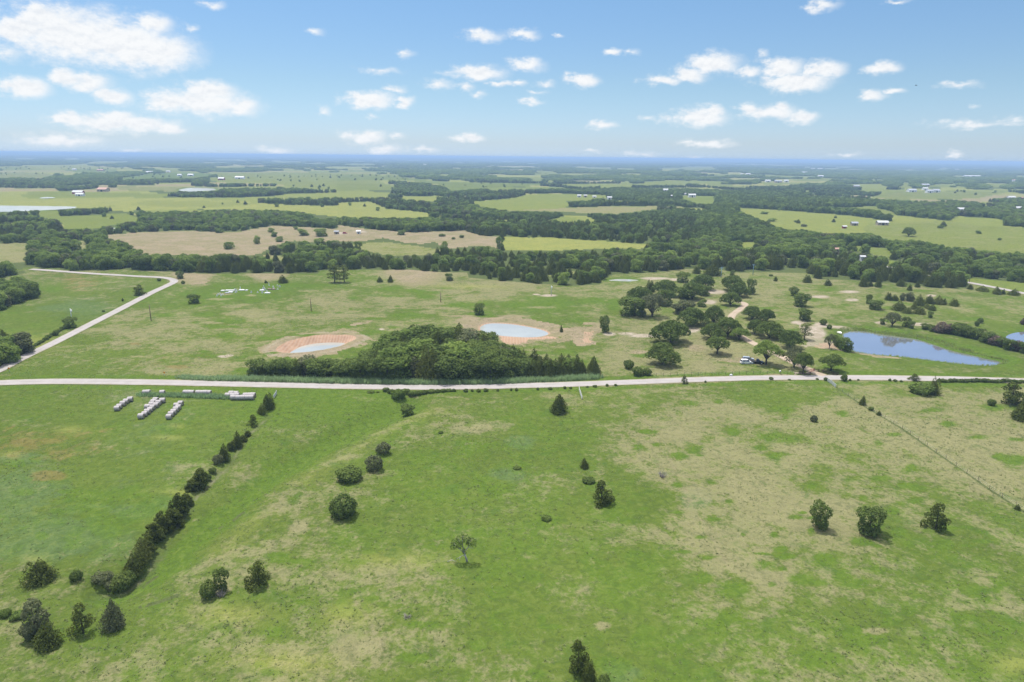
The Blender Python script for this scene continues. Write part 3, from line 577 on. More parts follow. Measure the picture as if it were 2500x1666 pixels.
BUILD = [
 (192, 474, 24, 'red', 'roofwhite', 'long white roofed barn with red wall at the far left', 3.6, .5),
 (196, 479, 19, 'white', 'roofwhite', 'white shed in front of the long red walled barn', 3.2, .5),
 (253, 468, 22, 'tan', 'roofpink', 'large house with a broad pinkish roof right of the red walled barn', 4.6, .8),
 (158, 637, 9, 'tan', 'roofpink', 'pink roofed shed peeping out of the wood above the side road', 3.4, .7),
 (182, 416, 9, 'white', 'roofwhite', 'small white building in the far left fields', 4, .6), (246, 418, 15, 'tan', 'roofpink', 'orange roofed house in the far left fields', 4, .6),
 (365, 423, 16, 'white', 'roofwhite', 'low white building on the far treeline', 4, .4), (411, 421, 9, 'white', 'roofwhite', 'tiny white building right of the low one on the far treeline', 4, .5),
 (439, 430, 10, 'white', 'roofwhite', 'white house, left of two by the green far field', 4, .6), (466, 430, 13, 'white', 'roofwhite', 'white house, right of two by the green far field', 4, .6),
 (541, 440, 14, 'red', 'roofwhite', 'red barn with a white roof in the far field', 4.5, .6), (586, 437, 21, 'white', 'roofwhite', 'long white building right of the far red barn', 4.5, .5),
 (1037, 404, 7, 'white', 'roofwhite', 'white speck of a building in the far central wood', 6, .6), (1488, 487, 11, 'white', 'roofwhite', 'white shed at the right end of the bright far pasture', 3.6, .6),
 (1414, 482, 9, 'white', 'roofwhite', 'white house, left of the cluster in the bright far pasture', 3.6, .6), (1429, 482, 8, 'tan', 'roofwhite', 'tan walled house in the bright far pasture', 3.6, .6), (1451, 483, 9, 'white', 'roofwhite', 'low white shed in the bright far pasture', 2.6, .5),
 (1624, 469, 13, 'white', 'roofwhite', 'white barn high in the central wood', 5, .6), (1638, 483, 9, 'tan', 'roofwhite', 'cream shed below the white barn in the central wood', 4, .5), (1689, 482, 17, 'white', 'roofwhite', 'wide white barn at the left of the lime green far field', 4.6, .5),
 (2153, 550, 26, 'tan', 'roofwhite', 'long shed with white roof in the far right meadow', 3.4, .45), (2061, 558, 9, 'red', 'roofwhite', 'small red shed with white roof in the far right meadow', 2.4, .6), (2085, 551, 15, 'tan', 'roofgrey', 'grey green roofed sheds left of the long white roofed one', 3, .6),
 (2225, 469, 19, 'white', 'roofgrey', 'wide grey blue roofed barn on the far right', 4.5, .7), (2257, 457, 17, 'tan', 'roofgrey', 'tall grey house behind the far right farm', 6.5, .7), (2258, 464, 12, 'white', 'roofwhite', 'white building below the tall grey house', 4, .6),
 (2268, 471, 15, 'white', 'roofgrey', 'grey blue farmhouse, left wing of the far right farm', 4.5, .7), (2284, 470, 16, 'white', 'roofgrey', 'grey blue farmhouse, right wing of the far right farm', 5, .7),
 (1874, 445, 12, 'white', 'roofwhite', 'white house, left of three in a row among far trees', 5, .6), (1899, 446, 17, 'tan', 'roofgrey', 'wide grey house, middle of three among far trees', 4.5, .5), (1919, 445, 10, 'white', 'roofwhite', 'white house, right of three in a row among far trees', 5, .6),
 (1964, 424, 13, 'white', 'roofwhite', 'white building in the far right wood', 7, .6), (1826, 428, 10, 'white', 'roofwhite', 'white shed left in the far right wood', 6, .6), (1811, 428, 6, 'white', 'roofwhite', 'tiny white shed beside the other one in the far wood', 6, .6),
 (2003, 433, 13, 'white', 'roofwhite', 'white barn in the far right clearing', 6, .5), (1984, 415, 10, 'tan', 'roofwhite', 'cream building, left of the pair near the horizon', 9, .6), (2002, 415, 11, 'white', 'roofwhite', 'white building, right of the pair near the horizon', 9, .6),
 (2337, 417, 9, 'white', 'roofwhite', 'bright white building far off at the right', 9, .7), (2372, 433, 38, 'white', 'roofwhite', 'very long white building far off at the right', 6, .35), (2257, 438, 6, 'white', 'roofwhite', 'tiny white house left of the very long building', 7, .6),
 (2485, 513, 25, 'tan', 'roofwhite', 'low white roofed shed near the right edge of the wood', 3.4, .4), (2345, 516, 17, 'white', 'roofwhite', 'white sheds half hidden in the right wood', 3.4, .6), (2468, 486, 17, 'white', 'roofwhite', 'pale building in the clearing near the right edge', 3.6, .5), (2495, 488, 8, 'red', 'roofpink', 'red building cut by the right edge', 4, .6),
 (2090, 459, 14, 'tan', 'roofgrey', 'grey brown roof among the far dark trees', 5, .6), (2042, 621, 10, 'tan', 'roofpink', 'tan house in the trees beyond the cedar belt', 4.5, .7), (2104, 639, 11, 'white', 'roofwhite', 'white house by the road beyond the cedar belt', 4, .6),
 (2474, 444, 6, 'white', 'roofpink', 'tiny pinkish house far off near the right edge', 7, .6), (1672, 477, 5, 'white', 'roofwhite', 'tiny white shed left of the wide white barn', 3.6, .8),
 (876, 571, 9, 'white', 'roofwhite', 'small white shed in the farmyard on the far hill', 2.6, .6), (822, 572, 10, 'tan', 'roofgrey', 'low grey shed in the farmyard on the far hill', 2.6, .6),
]
def land_cover(x, y):
    n = len(x)
    px, py, cz = proj(x, y, hgt(x, y))
    behind = cz < 2
    px = np.where(behind, 1250, np.clip(px, -3000, 5000)); py = np.where(behind, 1660, np.clip(py, 300, 1660))
    qx = np.clip(px, 3, 2497)
    A = np.zeros((n, 3)); B = np.zeros((n, 3)); C = np.zeros((n, 3))
    cp = np.array([list(c) + [0] * (7 - len(c)) for c in CTRL], float)
    num = np.zeros((n, 5)); den = np.zeros(n)
    near = py > 600
    i = np.where(near)[0]
    for c in cp:
        sy = 22 + .075 * max(0, c[1] - 640)
        d2 = ((qx[i] - c[0]) / (sy * 2.6)) ** 2 + ((py[i] - c[1]) / sy) ** 2
        ww = 1 / (d2 + .25) ** 2
        den[i] += ww; num[i] += ww[:, None] * c[2:7]
    num[i] /= den[i][:, None]; num[i, 0] *= .92
    A[:, 0], A[:, 1], B[:, 0], C[:, 1], C[:, 2] = num.T
    A[i, 1] *= .8
    B[i, 0] *= .85
    # woods floor
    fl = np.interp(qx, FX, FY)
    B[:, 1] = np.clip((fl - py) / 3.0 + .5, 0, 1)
    cov_all = np.zeros(n, bool)
    rr = np.hypot(x, y); nx_ = vnoise(x, y, 9, 51) - .5; ny_ = vnoise(x, y, 9, 52) - .5; mx_ = vnoise(x, y, 2.5, 53) - .5
    jx = (nx_ * 7 + mx_ * 4) * 1667 / np.maximum(rr, 80) * .8; jy = (ny_ * 7 + mx_ * 3) * 1667 * 75 / np.maximum(rr, 80) ** 2 * .9   # ragged edges a few metres deep
    for cov, poly in FIELDS:
        xs = [p[0] for p in poly]; ys = [p[1] for p in poly]
        j = np.where((qx > min(xs)) & (qx < max(xs)) & (py > min(ys)) & (py < max(ys)))[0]
        if not len(j): continue
        j = j[inside(qx[j] + jx[j] * .6, py[j] + jy[j] * .6, poly)]
        A[j, 0], A[j, 1], B[j, 0], C[j, 0], C[j, 1], C[j, 2] = cov; B[j, 1] = 0
        cov_all[j] = True
    openf = ~cov_all & (open_noise(x, y, px, py) | (clearing(x, y) & (py < np.interp(qx, FX, FY) - 8)))
    v, e = parcels(x[openf], y[openf]); A[openf, 0] = .25 + .6 * (v > .6); A[openf, 1] = .5 * (v < .25); C[openf, 0] = .25 + .55 * ((v * 7) % 1.0); C[openf, 1] = .6 * (v > .86); B[openf, 1] = 0; B[openf, 0] = .3 * ((v > .3) & (v < .45))
    bx = np.array([b[0] for b in BUILD]); by = np.array([b[1] for b in BUILD])
    for b in BUILD:
        j = np.where((np.abs(px - b[0]) < b[2] * .8) & (np.abs(py - b[1]) < 2.2))[0]; B[j, 1] = 0; B[j, 2] = np.maximum(B[j, 2], .35)
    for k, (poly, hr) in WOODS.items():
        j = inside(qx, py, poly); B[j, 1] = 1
    for kind, s, poly in BARE:
        j = np.where(inside(qx + jx, py + jy, poly))[0]
        {'pink': C[:, 1], 'soil': A[:, 2], 'pale': B[:, 2]}[kind][j] = s
    j = inside(qx + jx, py + jy, lushbank); A[j, 1] = .75; A[j, 0] = .05; C[j, 1] = 0; B[j, 2] = 0
    for kind, cx, cy, rx, ry in SPOTS:
        j = np.where((np.abs(qx - cx) < rx * 2.6) & (np.abs(py - cy) < ry * 2.6))[0]
        g = np.exp(-(((qx[j] - cx) / rx) ** 2 + ((py[j] - cy) / ry) ** 2))
        if kind == 'lush': A[j, 1] = np.maximum(A[j, 1], 1.2 * g); A[j, 0] *= 1 - .85 * g; C[j, 1] *= 1 - .8 * g
        elif kind == 'dry': A[j, 0] = np.maximum(A[j, 0], .95 * g)
        elif kind == 'blue': B[j, 0] = np.maximum(B[j, 0], g)
        elif kind == 'rust': C[j, 2] = np.maximum(C[j, 2], .9 * g)
        elif kind == 'yel': C[j, 0] = np.maximum(C[j, 0], .45 * g)
        elif kind == 'pink': C[j, 1] = np.maximum(C[j, 1], .75 * g)
        else: B[j, 2] = np.maximum(B[j, 2], 1.25 * g)
    # distance (m) effects along water, creek, road verges
    r = np.hypot(x, y)
    for nm, wp, lv, sl, berm, mt, cx, cy, rad, hc in PW:
        j = np.where(np.hypot(x - cx, y - cy) < rad + 30)[0]
        if not len(j): continue
        sd = seg_dist(x[j], y[j], wp + wp[:1]) * np.where(inside(x[j], y[j], wp), -1, 1)
        if nm == 'dug_pond':
            A[j, 2] = np.maximum(A[j, 2], np.clip((5.6 - sd) / 2.0, 0, 1)); B[j, 2] = np.maximum(B[j, 2], np.where((sd > 7.5) & (sd < 10), .45, 0)); A[j, 1] = np.where((sd > 4.8) & (sd < 6.2), .4, A[j, 1])
        elif nm == 'pond': A[j, 2] = np.maximum(A[j, 2], np.clip(.7 - sd / 4, 0, .7)); C[j, 1] = np.where(sd < 4, 1, C[j, 1])
        else:
            g = np.exp(-np.maximum(sd, 0) / 4); A[j, 1] = np.maximum(A[j, 1], g); A[j, 0] *= 1 - g; B[j, 1] *= 1 - g
    j = np.where((r < 330) & (x < 20))[0]
    sdw = seg_dist(x[j], y[j], SWALE); sdc = seg_dist(x[j], y[j], CREEK)
    g = np.exp(-(sdw / 4.5) ** 2); A[j, 1] = np.maximum(A[j, 1], 1.1 * g); A[j, 0] *= 1 - g
    bank = seg_dist(x[j] - 8, y[j] + 5, SWALE); g = np.exp(-(bank / 4) ** 2) * (vnoise(x[j], y[j], 14, 61) > .3); C[j, 0] = np.maximum(C[j, 0], .16 * g); A[j, 0] = np.maximum(A[j, 0], .5 * g)  # paler, yellower swale bank: light caught on its slope, painted in
    for cut in ([(537, 1270), (560, 1262), (590, 1238)], [(318, 1418), (345, 1402), (375, 1384)], [(345, 1480), (385, 1470), (430, 1455)]):
        g = np.exp(-(seg_dist(x[j], y[j], world(cut)) / .7) ** 2) * (vnoise(x[j], y[j], 3, 62) > .25); B[j, 1] = np.maximum(B[j, 1], g)
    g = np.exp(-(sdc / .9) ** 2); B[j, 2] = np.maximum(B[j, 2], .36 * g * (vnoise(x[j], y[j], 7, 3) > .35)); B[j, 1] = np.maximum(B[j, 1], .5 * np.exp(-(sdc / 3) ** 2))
    for k, pts in RW.items():
        wd = ROADS[k][1]
        xs = [p[0] for p in pts]; ys = [p[1] for p in pts]
        j = np.where((x > min(xs) - 12) & (x < max(xs) + 12) & (y > min(ys) - 12) & (y < max(ys) + 12))[0]
        sd = seg_dist(x[j], y[j], pts)
        g = np.exp(-((sd - wd / 2) / 1.0) ** 2) * (.5 if k != 'driveway' else .6)
        C[j, 1] = np.maximum(C[j, 1], g); B[j, 1] = np.where(sd < wd + 3, 0, B[j, 1])
        if k == 'gravel_road':
            g = np.exp(-((sd - wd / 2 - 3) / 1.8) ** 2) * .9; A[j, 1] = np.maximum(A[j, 1], g); A[j, 0] *= 1 - g * .8
    fp = world([(2017, 929), (2038, 943), (2096, 984), (2146, 1014), (2196, 1043), (2260, 1088), (2324, 1132), (2374, 1166), (2428, 1204), (2478, 1236), (2520, 1262)])
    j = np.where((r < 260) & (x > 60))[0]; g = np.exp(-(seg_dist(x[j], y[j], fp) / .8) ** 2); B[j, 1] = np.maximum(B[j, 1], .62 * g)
    # tyre tracks in the oak meadow
    for pts in ([c7((1560,600),(1700,560),(1850,640),(1990,620))[i] for i in range(4)], c7((1480,590),(1600,640),(1760,690),(1900,700)), c5((0,1110),(300,1060),(700,1020),(1000,960),(1300,890),(1800,830),(2240,790)), c5((300,730),(700,700),(1100,640),(1500,600),(2000,560)), c5((0,530),(150,480)), c4((2160,545),(2240,535)), [(1560,1000),(1640,1130),(1700,1250),(1790,1400)], [(860,1460),(905,1520),(940,1600),(990,1666)], c6((0,790),(300,775),(560,770),(700,700),(900,650)), c6((1800,960),(2000,850),(2240,780)), c7((0,1180),(200,1080),(420,1060),(800,1090)), c5((600,1180),(300,1250),(0,1300)), c6((1950,900),(2080,980),(2030,1100),(1960,1300))):
        wpt = world(pts); xs = [p[0] for p in wpt]; ys = [p[1] for p in wpt]
        j = np.where((x > min(xs) - 5) & (x < max(xs) + 5) & (y > min(ys) - 5) & (y < max(ys) + 5))[0]
        sd = seg_dist(x[j], y[j], wpt); C[j, 1] = np.maximum(C[j, 1], .42 * np.exp(-(sd / 1.3) ** 2))
    return A, B, C

# ---------------------------------------------------------------- the ground sheet
def build_ground():
    rr = [0.5, 15, 30, 45, 60, 72]
    inv0, inv1 = 1 / 80.0, 1 / 2500.0
    k = 560
    rr += [1 / (inv0 + (inv1 - inv0) * i / k) for i in range(k + 1)]
    k2 = 110
    rr += [2500 * (60000 / 2500) ** (i / k2) for i in range(1, k2 + 1)]
    rr = np.array(rr)
    a = list(np.linspace(-43, 43, 1181)) + list(np.linspace(43, 317, 90))[1:-1]
    a = np.radians(np.array(a)); na = len(a); nr = len(rr)
    X = np.outer(rr, np.sin(a)).ravel(); Y = np.outer(rr, np.cos(a)).ravel()
    Z = ground_z(X, Y)
    i, j = np.meshgrid(np.arange(nr - 1), np.arange(na), indexing='ij'); j2 = (j + 1) % na
    F = np.stack([i * na + j, (i + 1) * na + j, (i + 1) * na + j2, i * na + j2], -1).reshape(-1, 4)[:, ::-1]
    me = npmesh('ground', np.stack([X, Y, Z], 1), F, M['ground'], True)
    for nm, arr in zip(('cover_a', 'cover_b', 'cover_c'), land_cover(X, Y)):
        at_ = me.attributes.new(nm, 'FLOAT_VECTOR', 'POINT'); at_.data.foreach_set('vector', arr.astype(np.float32).ravel())
    tag(link('ground', me), kind='structure')
build_ground()

def build_road(name, mat, width):
    pts = RW[name]; q = [pts[0]]
    for a, b in zip(pts[:-1], pts[1:]):           # even spacing
        L = math.hypot(b[0] - a[0], b[1] - a[1]); n = max(1, int(L / 4))
        q += [(a[0] + (b[0] - a[0]) * k / n, a[1] + (b[1] - a[1]) * k / n) for k in range(1, n + 1)]
    q = np.array(q); t = np.gradient(q, axis=0); t /= np.linalg.norm(t, axis=1)[:, None]; nn = np.stack([-t[:, 1], t[:, 0]], 1)
    us = np.linspace(-1.12, 1.12, 11); V = []; U = []
    lift = .06 + .00022 * np.hypot(q[:, 0], q[:, 1])
    for u in us:
        p = q + nn * (u * width / 2)
        z = ground_z(p[:, 0], p[:, 1]) + lift + .05 * (1 - u * u); V.append(np.column_stack([p, z])); U.append(np.full(len(q), u))
    n = len(q); V = np.concatenate(V); F = [(k * n + i, (k + 1) * n + i, (k + 1) * n + i + 1, k * n + i + 1) for k in range(len(us) - 1) for i in range(n - 1)]
    me = npmesh(name, V, np.array(F)[:, ::-1], M[mat], True)
    at_ = me.attributes.new('across', 'FLOAT', 'POINT'); at_.data.foreach_set('value', np.concatenate(U).astype(np.float32))
    tag(link(name, me), kind='structure')
for k, (p, wd, mt) in ROADS.items(): build_road(k, mt, wd)
for nm, wp, lv, sl, berm, mt, cx, cy, rad, hc in PW:
    z = hc + lv; big = []
    for (x, y) in wp:                               # reach a little under the bank
        d = math.hypot(x - cx, y - cy); big.append((cx + (x - cx) * (d + .5) / d, cy + (y - cy) * (d + .5) / d, z))
    me = D.meshes.new(nm); me.from_pydata(big, [], [tuple(range(len(big)))]); me.materials.append(M[mt]); me.update()
    if me.polygons[0].normal.z < 0: me.flip_normals()
    tag(link(nm + '_water', me), kind='structure')

# ---------------------------------------------------------------- tree kinds (built once, life size)
def leaf_mesh(name, mat, C, N, size, rng, core=None):
    n = len(C); N = N / (np.linalg.norm(N, axis=1)[:, None] + 1e-9)
    R = rng.normal(size=(n, 3)); Tt = np.cross(N, R); Tt /= (np.linalg.norm(Tt, axis=1)[:, None] + 1e-9); Bt = np.cross(N, Tt)
    s = size * rng.uniform(.55, 1.3, n)[:, None]; a = Tt * s * .62; b = Bt * s * .42
    V = np.stack([C - a, C + b * .9 - a * .1, C + a, C - b * 1.1 + a * .15], 1).reshape(-1, 3)
    F = np.arange(4 * n).reshape(n, 4)
    me = npmesh(name, V, F, mat)
    tone = np.repeat(np.clip(rng.beta(1.2, 3.2, n), 0, 1), 4)
    at_ = me.attributes.new('tone', 'FLOAT', 'POINT'); at_.data.foreach_set('value', tone.astype(np.float32))
    return me
def lobes_cloud(lobes, n, rng, shell=.72, bottom=.35, jit=.55, zmin=.1):
    L = np.array(lobes, float); wgt = L[:, 3] ** 2; idx = rng.choice(len(L), n, p=wgt / wgt.sum())
    d = rng.normal(size=(n, 3)); d /= np.linalg.norm(d, axis=1)[:, None]
    lo = d[:, 2] < -bottom; d[lo, 2] *= -1
    rad = rng.uniform(shell, 1.06, n)[:, None]
    c = L[idx, :3] + d * rad * L[idx][:, [3, 3, 4]]
    k = c[:, 2] > zmin
    # drop leaves buried in another lobe
    for l in L:
        q = (c - l[:3]) / l[[3, 3, 4]]
        k &= (q ** 2).sum(1) > .42
    c, d = c[k], d[k]
    return c, d + rng.normal(size=d.shape) * jit
KIND = {}
def kind_def(name, crown, trunk, dims):
    if trunk is not None and name != 'snag':          # measured size of the crown
        co = np.empty(len(crown.vertices) * 3, np.float32); crown.vertices.foreach_get('co', co); co = co.reshape(-1, 3)
        lo, hi = np.percentile(co, 1, 0), np.percentile(co, 99, 0); dims = (float((hi[0] - lo[0] + hi[1] - lo[1]) / 2), float(hi[2]))
    KIND.setdefault(name, []).append((crown, trunk, dims))
def trunk_mesh(name, mat, segs):
    mb = MB()
    for pts, radii in segs: mb.tube(pts, radii, 6)
    return mb.mesh(name, mat, True)

def make_cedar(seed, W, H, mat='cedar', n=3400, size=.30, split=False, lean=.0):
    rng = np.random.default_rng(seed); tops = [(0, 0, H, 1.0)]
    if split: tops = [(-.14 * W, 0, H, .72), (.18 * W, .05 * W, H * .93, .66)]
    tops += [(rng.uniform(-.22, .22) * W, rng.uniform(-.22, .22) * W, H * rng.uniform(.55, .82), .66) for _ in range(4)]
    ph = rng.uniform(0, 6.28, 6); C = []; N = []
    for tx, ty, th, tw in tops:
        m_ = int(n * tw / sum(t[3] for t in tops)); z = th * (1 - rng.uniform(0, 1, m_) ** .62)
        u = z / th; prof = np.minimum(1, (u + .14) * 3.4) * (1 - u ** 1.35) ** .85
        a = rng.uniform(0, 2 * math.pi, m_)
        bump = 1 + .16 * np.sin(3 * a + ph[0] + 4 * u) + .13 * np.sin(7 * a + ph[1] - 9 * u) + .10 * np.sin(13 * u * 3 + ph[2] + 2 * a)
        r = .5 * W * tw ** .35 * prof * bump * rng.uniform(.62, 1.05, m_) * 1.12
        C.append(np.stack([tx + r * np.cos(a) + lean * z, ty + r * np.sin(a), z + .08], 1))
        N.append(np.stack([np.cos(a), np.sin(a), .55 + 0 * a], 1) + rng.normal(size=(m_, 3)) * .55)
    me = leaf_mesh('crown', M[mat], np.concatenate(C), np.concatenate(N), size, rng)
    tr = trunk_mesh('trunk', M['bark'], [([(0, 0, -.3), (0, 0, H * .45), (0, 0, H * .9)], [.035 * H, .02 * H, .005 * H])])
    return me, tr, (W, H)
def make_ragged(seed, W, H, mat='cedar', n=3600, size=.27, nl=26, pw=1.7):
    rng = np.random.default_rng(seed); lob = [(0, 0, H * .35, W * .24, H * .34)]
    for k in range(nl):
        u = rng.uniform(.05, .95) ** 1.1; a = 2.399 * k + rng.uniform(-.5, .5); q = .5 * W * (1 - u ** pw) * rng.uniform(.45, 1.0); r = W * rng.uniform(.09, .16)
        lob.append((q * math.cos(a), q * math.sin(a), max(u * H, r * .7), r, r * rng.uniform(.7, 1.3)))
    c, nrm = lobes_cloud(lob, n, rng, .55, .9, .7, .03)
    tr = trunk_mesh('trunk', M['bark'], [([(0, 0, -.3), (0, 0, H * .45), (0, 0, H * .85)], [.04 * H, .025 * H, .008 * H])])
    return leaf_mesh('crown', M[mat], c, nrm, size, rng), tr, (W, H)
def make_dome(seed, W, H, mat='oak', n=5200, size=.5, nl=15, clear=.10, flat=.6, open_=0.0):
    rng = np.random.default_rng(seed); lob = []; limbs = []
    for k in range(nl):
        a = 2.399 * k + rng.uniform(-.3, .3); q = math.sqrt((k + .4) / nl); rr_ = q * W * .36
        z = H * (clear + .20 + (1 - clear - .40) * (1 - q ** 2.0) * rng.uniform(.75, 1.05)) + rng.uniform(-.04, .05) * H
        r = W * rng.uniform(.13, .20) * (1.05 - .25 * q)
        lob.append((rr_ * math.cos(a), rr_ * math.sin(a), z, r, min(r * .85, H * .24)))
        if k % 2 == 0 or q > .6: limbs.append(([(0, 0, H * clear * .75), (rr_ * .45 * math.cos(a), rr_ * .45 * math.sin(a), H * (clear + .18)), (rr_ * .9 * math.cos(a), rr_ * .9 * math.sin(a), z)], [.022 * H + .05, .014 * H, .006 * H]))
    if open_: lob = [l for i, l in enumerate(lob) if rng.uniform() > open_]
    c, nrm = lobes_cloud(lob, n, rng, .70, .55, .6, H * clear * .6)
    me = leaf_mesh('crown', M[mat], c, nrm, size, rng)
    tr = trunk_mesh('trunk', M['bark'], [([(0, 0, -.3), (.05, 0, H * clear), (0, .05, H * .55)], [.045 * H, .032 * H, .015 * H])] + limbs)
    return me, tr, (W, H)
def make_round(seed, W, H, mat='broad', n=2900, size=.46, nl=10, low=.10):
    rng = np.random.default_rng(seed); lob = [(0, 0, H * .52, W * .31, H * .43)]
    for k in range(nl):
        a = 2.399 * k + rng.uniform(-.4, .4); z = H * (rng.uniform(low + .06, .84) if k > 3 else low + .08); q = (W * .27 if k > 3 else W * .19) * 1.15 * math.sqrt(max(.05, 1 - ((z / H - .40) / .58) ** 2)) * rng.uniform(.7, 1.1)
        r = W * rng.uniform(.15, .23); lob.append((q * math.cos(a), q * math.sin(a), z, r, r * .95))
    c, nrm = lobes_cloud(lob, n, rng, .72, .8, .55, H * .04)
    me = leaf_mesh('crown', M[mat], c, nrm, size, rng)
    tr = trunk_mesh('trunk', M['bark'], [([(0, 0, -.3), (0, 0, H * .4), (0, 0, H * .75)], [.03 * H, .022 * H, .008 * H])])
    return me, tr, (W, H)
def make_bush(seed, W, H, mat='broad', n=2400, size=.28, nl=9):
    rng = np.random.default_rng(seed); lob = [(0, 0, H * .42, W * .36, H * .52)]
    for k in range(nl):
        a = 2.399 * k; q = W * rng.uniform(.18, .32); z = H * rng.uniform(.3, .62); r = W * rng.uniform(.13, .21)
        lob.append((q * math.cos(a), q * math.sin(a), z, r, min(r, H * .36)))
    c, nrm = lobes_cloud(lob, n, rng, .74, .95, .5, .03)
    me = leaf_mesh('crown', M[mat], c, nrm, size, rng)
    st = trunk_mesh('trunk', M['bark'], [([(0, 0, -.2), (W * .1 * math.cos(a), W * .1 * math.sin(a), H * .5)], [.05, .02]) for a in (0, 2, 4)])
    return me, st, (W, H)
def make_pine(seed, W, H, mat='cedar', n=2600, size=.36):
    rng = np.random.default_rng(seed); lob = []; limbs = []
    for k in range(11):
        z = H * (.20 + .075 * k); a = 2.4 * k + rng.uniform(-.3, .3); q = W * .34 * (1.15 - (z / H) * .8) * rng.uniform(.5, 1)
        lob.append((q * math.cos(a), q * math.sin(a), z, W * .21, H * .075)); limbs.append(([(0, 0, z - .04 * H), (q * math.cos(a), q * math.sin(a), z)], [.09, .03]))
    c, nrm = lobes_cloud(lob, n, rng, .3, .9, .8, 1)
    return leaf_mesh('crown', M[mat], c, nrm, size, rng), trunk_mesh('trunk', M['bark'], [([(0, 0, -.3), (.1, 0, H * .5), (0, 0, H)], [.20, .13, .04])] + limbs), (W, H)
def make_snag(seed=5, W=5.6, H=6.0):
    rng = np.random.default_rng(seed)
    segs = [([(.75, 0, -.3), (.35, 0, 1.0), (0, 0, 2.1)], [.24, .20, .15]), ([(0, 0, 2.0), (-.25, .1, 3.4), (-.35, 0, 4.6), (-.1, 0, 5.7)], [.14, .11, .07, .03]), ([(0, 0, 2.0), (.9, 0, 3.2), (1.3, .1, 4.3), (1.9, 0, 5.0)], [.12, .09, .06, .03]),
            ([(0, 0, 1.9), (-.9, .1, 2.7), (-1.7, 0, 3.3), (-2.1, 0, 4.1)], [.10, .08, .05, .03]), ([(.1, 0, 1.5), (-.8, -.3, 1.2), (-1.5, -.5, .9), (-1.8, -.6, .15)], [.08, .06, .05, .03]), ([(-.8, -.3, 1.2), (-1.0, -.7, .5)], [.05, .03]),
            ([(.9, 0, 3.2), (1.7, -.2, 3.1), (2.1, -.2, 2.9)], [.06, .04, .02]), ([(-.3, 0, 3.6), (-1.0, .2, 4.3), (-1.2, .1, 5.0)], [.07, .05, .02]), ([(-3.6, -.3, .1), (-2.6, -.2, .45), (-1.7, -.4, .2)], [.07, .06, .04])]
    tr = trunk_mesh('trunk', M['palebark'], segs)
    lob = [(-.6, .2, 4.9, 1.2, .95), (-1.7, 0, 4.1, 1.1, .85), (.5, .1, 5.0, 1.0, .8), (1.6, 0, 4.4, 1.1, .8), (2.1, .1, 3.7, .75, .6), (-2.2, .1, 3.3, .8, .7), (.1, 0, 2.3, .6, .7), (1.0, .5, 3.9, .8, .6), (-.9, -.5, 3.8, .8, .6)]
    c, nrm = lobes_cloud(lob, 3000, rng, .2, 1.1, 1.0, .3)
    return leaf_mesh('crown', M['oak'], c, nrm, .22, rng), tr, (W, H)
def make_deadbrush(seed, W=3.4, H=1.9, n=46):
    rng = np.random.default_rng(seed); mb = MB()
    for k in range(n):
        a = rng.uniform(0, 6.28); q = W * .5 * rng.uniform(.2, 1); b = rng.uniform(-.4, .4)
        mb.tube([(q * .3 * math.cos(a), q * .3 * math.sin(a), -.05), (q * .7 * math.cos(a + b), q * .7 * math.sin(a + b), H * rng.uniform(.2, .6)), (q * math.cos(a), q * math.sin(a), H * rng.uniform(.3, 1))], [.055, .035, .012], 4)
    return mb.mesh('branches', M['deadwood']), None, (W, H)

for sd_ in (1, 2, 3, 4): kind_def('cedar', *make_cedar(sd_, 5.0, 5.6, split=sd_ > 2)[0:3])
for sd_ in (11, 12): kind_def('cedar_split', *make_ragged(sd_, 5.4, 5.6))
for sd_ in (24, 25, 26): kind_def('cedar_round', *make_ragged(sd_, 4.8, 4.8, n=5600, size=.28, nl=38, pw=3.4))
kind_def('cedar_leaf', *make_ragged(21, 5.0, 5.4, n=2600)); kind_def('cedar_leaf', *make_ragged(22, 5.0, 5.4, n=2600))
kind_def('cedar_grey', *make_cedar(31, 4.6, 5.6, mat='grey'))
for sd_ in (1, 2, 3, 4, 5): kind_def('oak', *make_dome(sd_, 15.0, 8.6, n=6200, size=.52, nl=16 + sd_ % 3))
for sd_ in (7, 8): kind_def('oak_light', *make_dome(sd_, 12.5, 8.4, mat='broad', n=4300, size=.48, clear=.30, nl=14))
for sd_ in (9, 10): kind_def('oak_high', *make_dome(sd_, 12.5, 8.4, n=4600, size=.48, clear=.27, nl=14))
kind_def('elm_bare', *make_dome(17, 12.0, 9.0, mat='grey', n=2300, size=.45, clear=.16, nl=13))
for sd_ in (1, 2, 3, 4, 5): kind_def('round', *make_round(sd_, 7.5, 7.6))
kind_def('round_lime', *make_round(6, 7.5, 6.6, mat='lime')); kind_def('round_grey', *make_round(7, 7.0, 7.6, mat='grey')); kind_def('round_rust', *make_round(8, 7.0, 6.0, mat='rust'))
kind_def('round_oak', *make_round(9, 7.0, 7.0, mat='oak', n=3000, size=.4)); kind_def('round_oak', *make_round(10, 7.0, 7.0, mat='oak', n=3000, size=.4))
for sd_ in (1, 2, 3): kind_def('bush', *make_bush(sd_, 4.4, 3.0, mat='oak'))
for sd_ in (4, 5): kind_def('bush_grey', *make_bush(sd_, 4.4, 3.0, mat='grey', n=1900))
kind_def('bush_lime', *make_bush(6, 4.4, 2.6, mat='lime'))
kind_def('pine', *make_pine(1, 8.0, 10.0)); kind_def('pine', *make_pine(2, 6.5, 10.5))
kind_def('snag', *make_snag()); kind_def('deadbrush', *make_deadbrush(1))
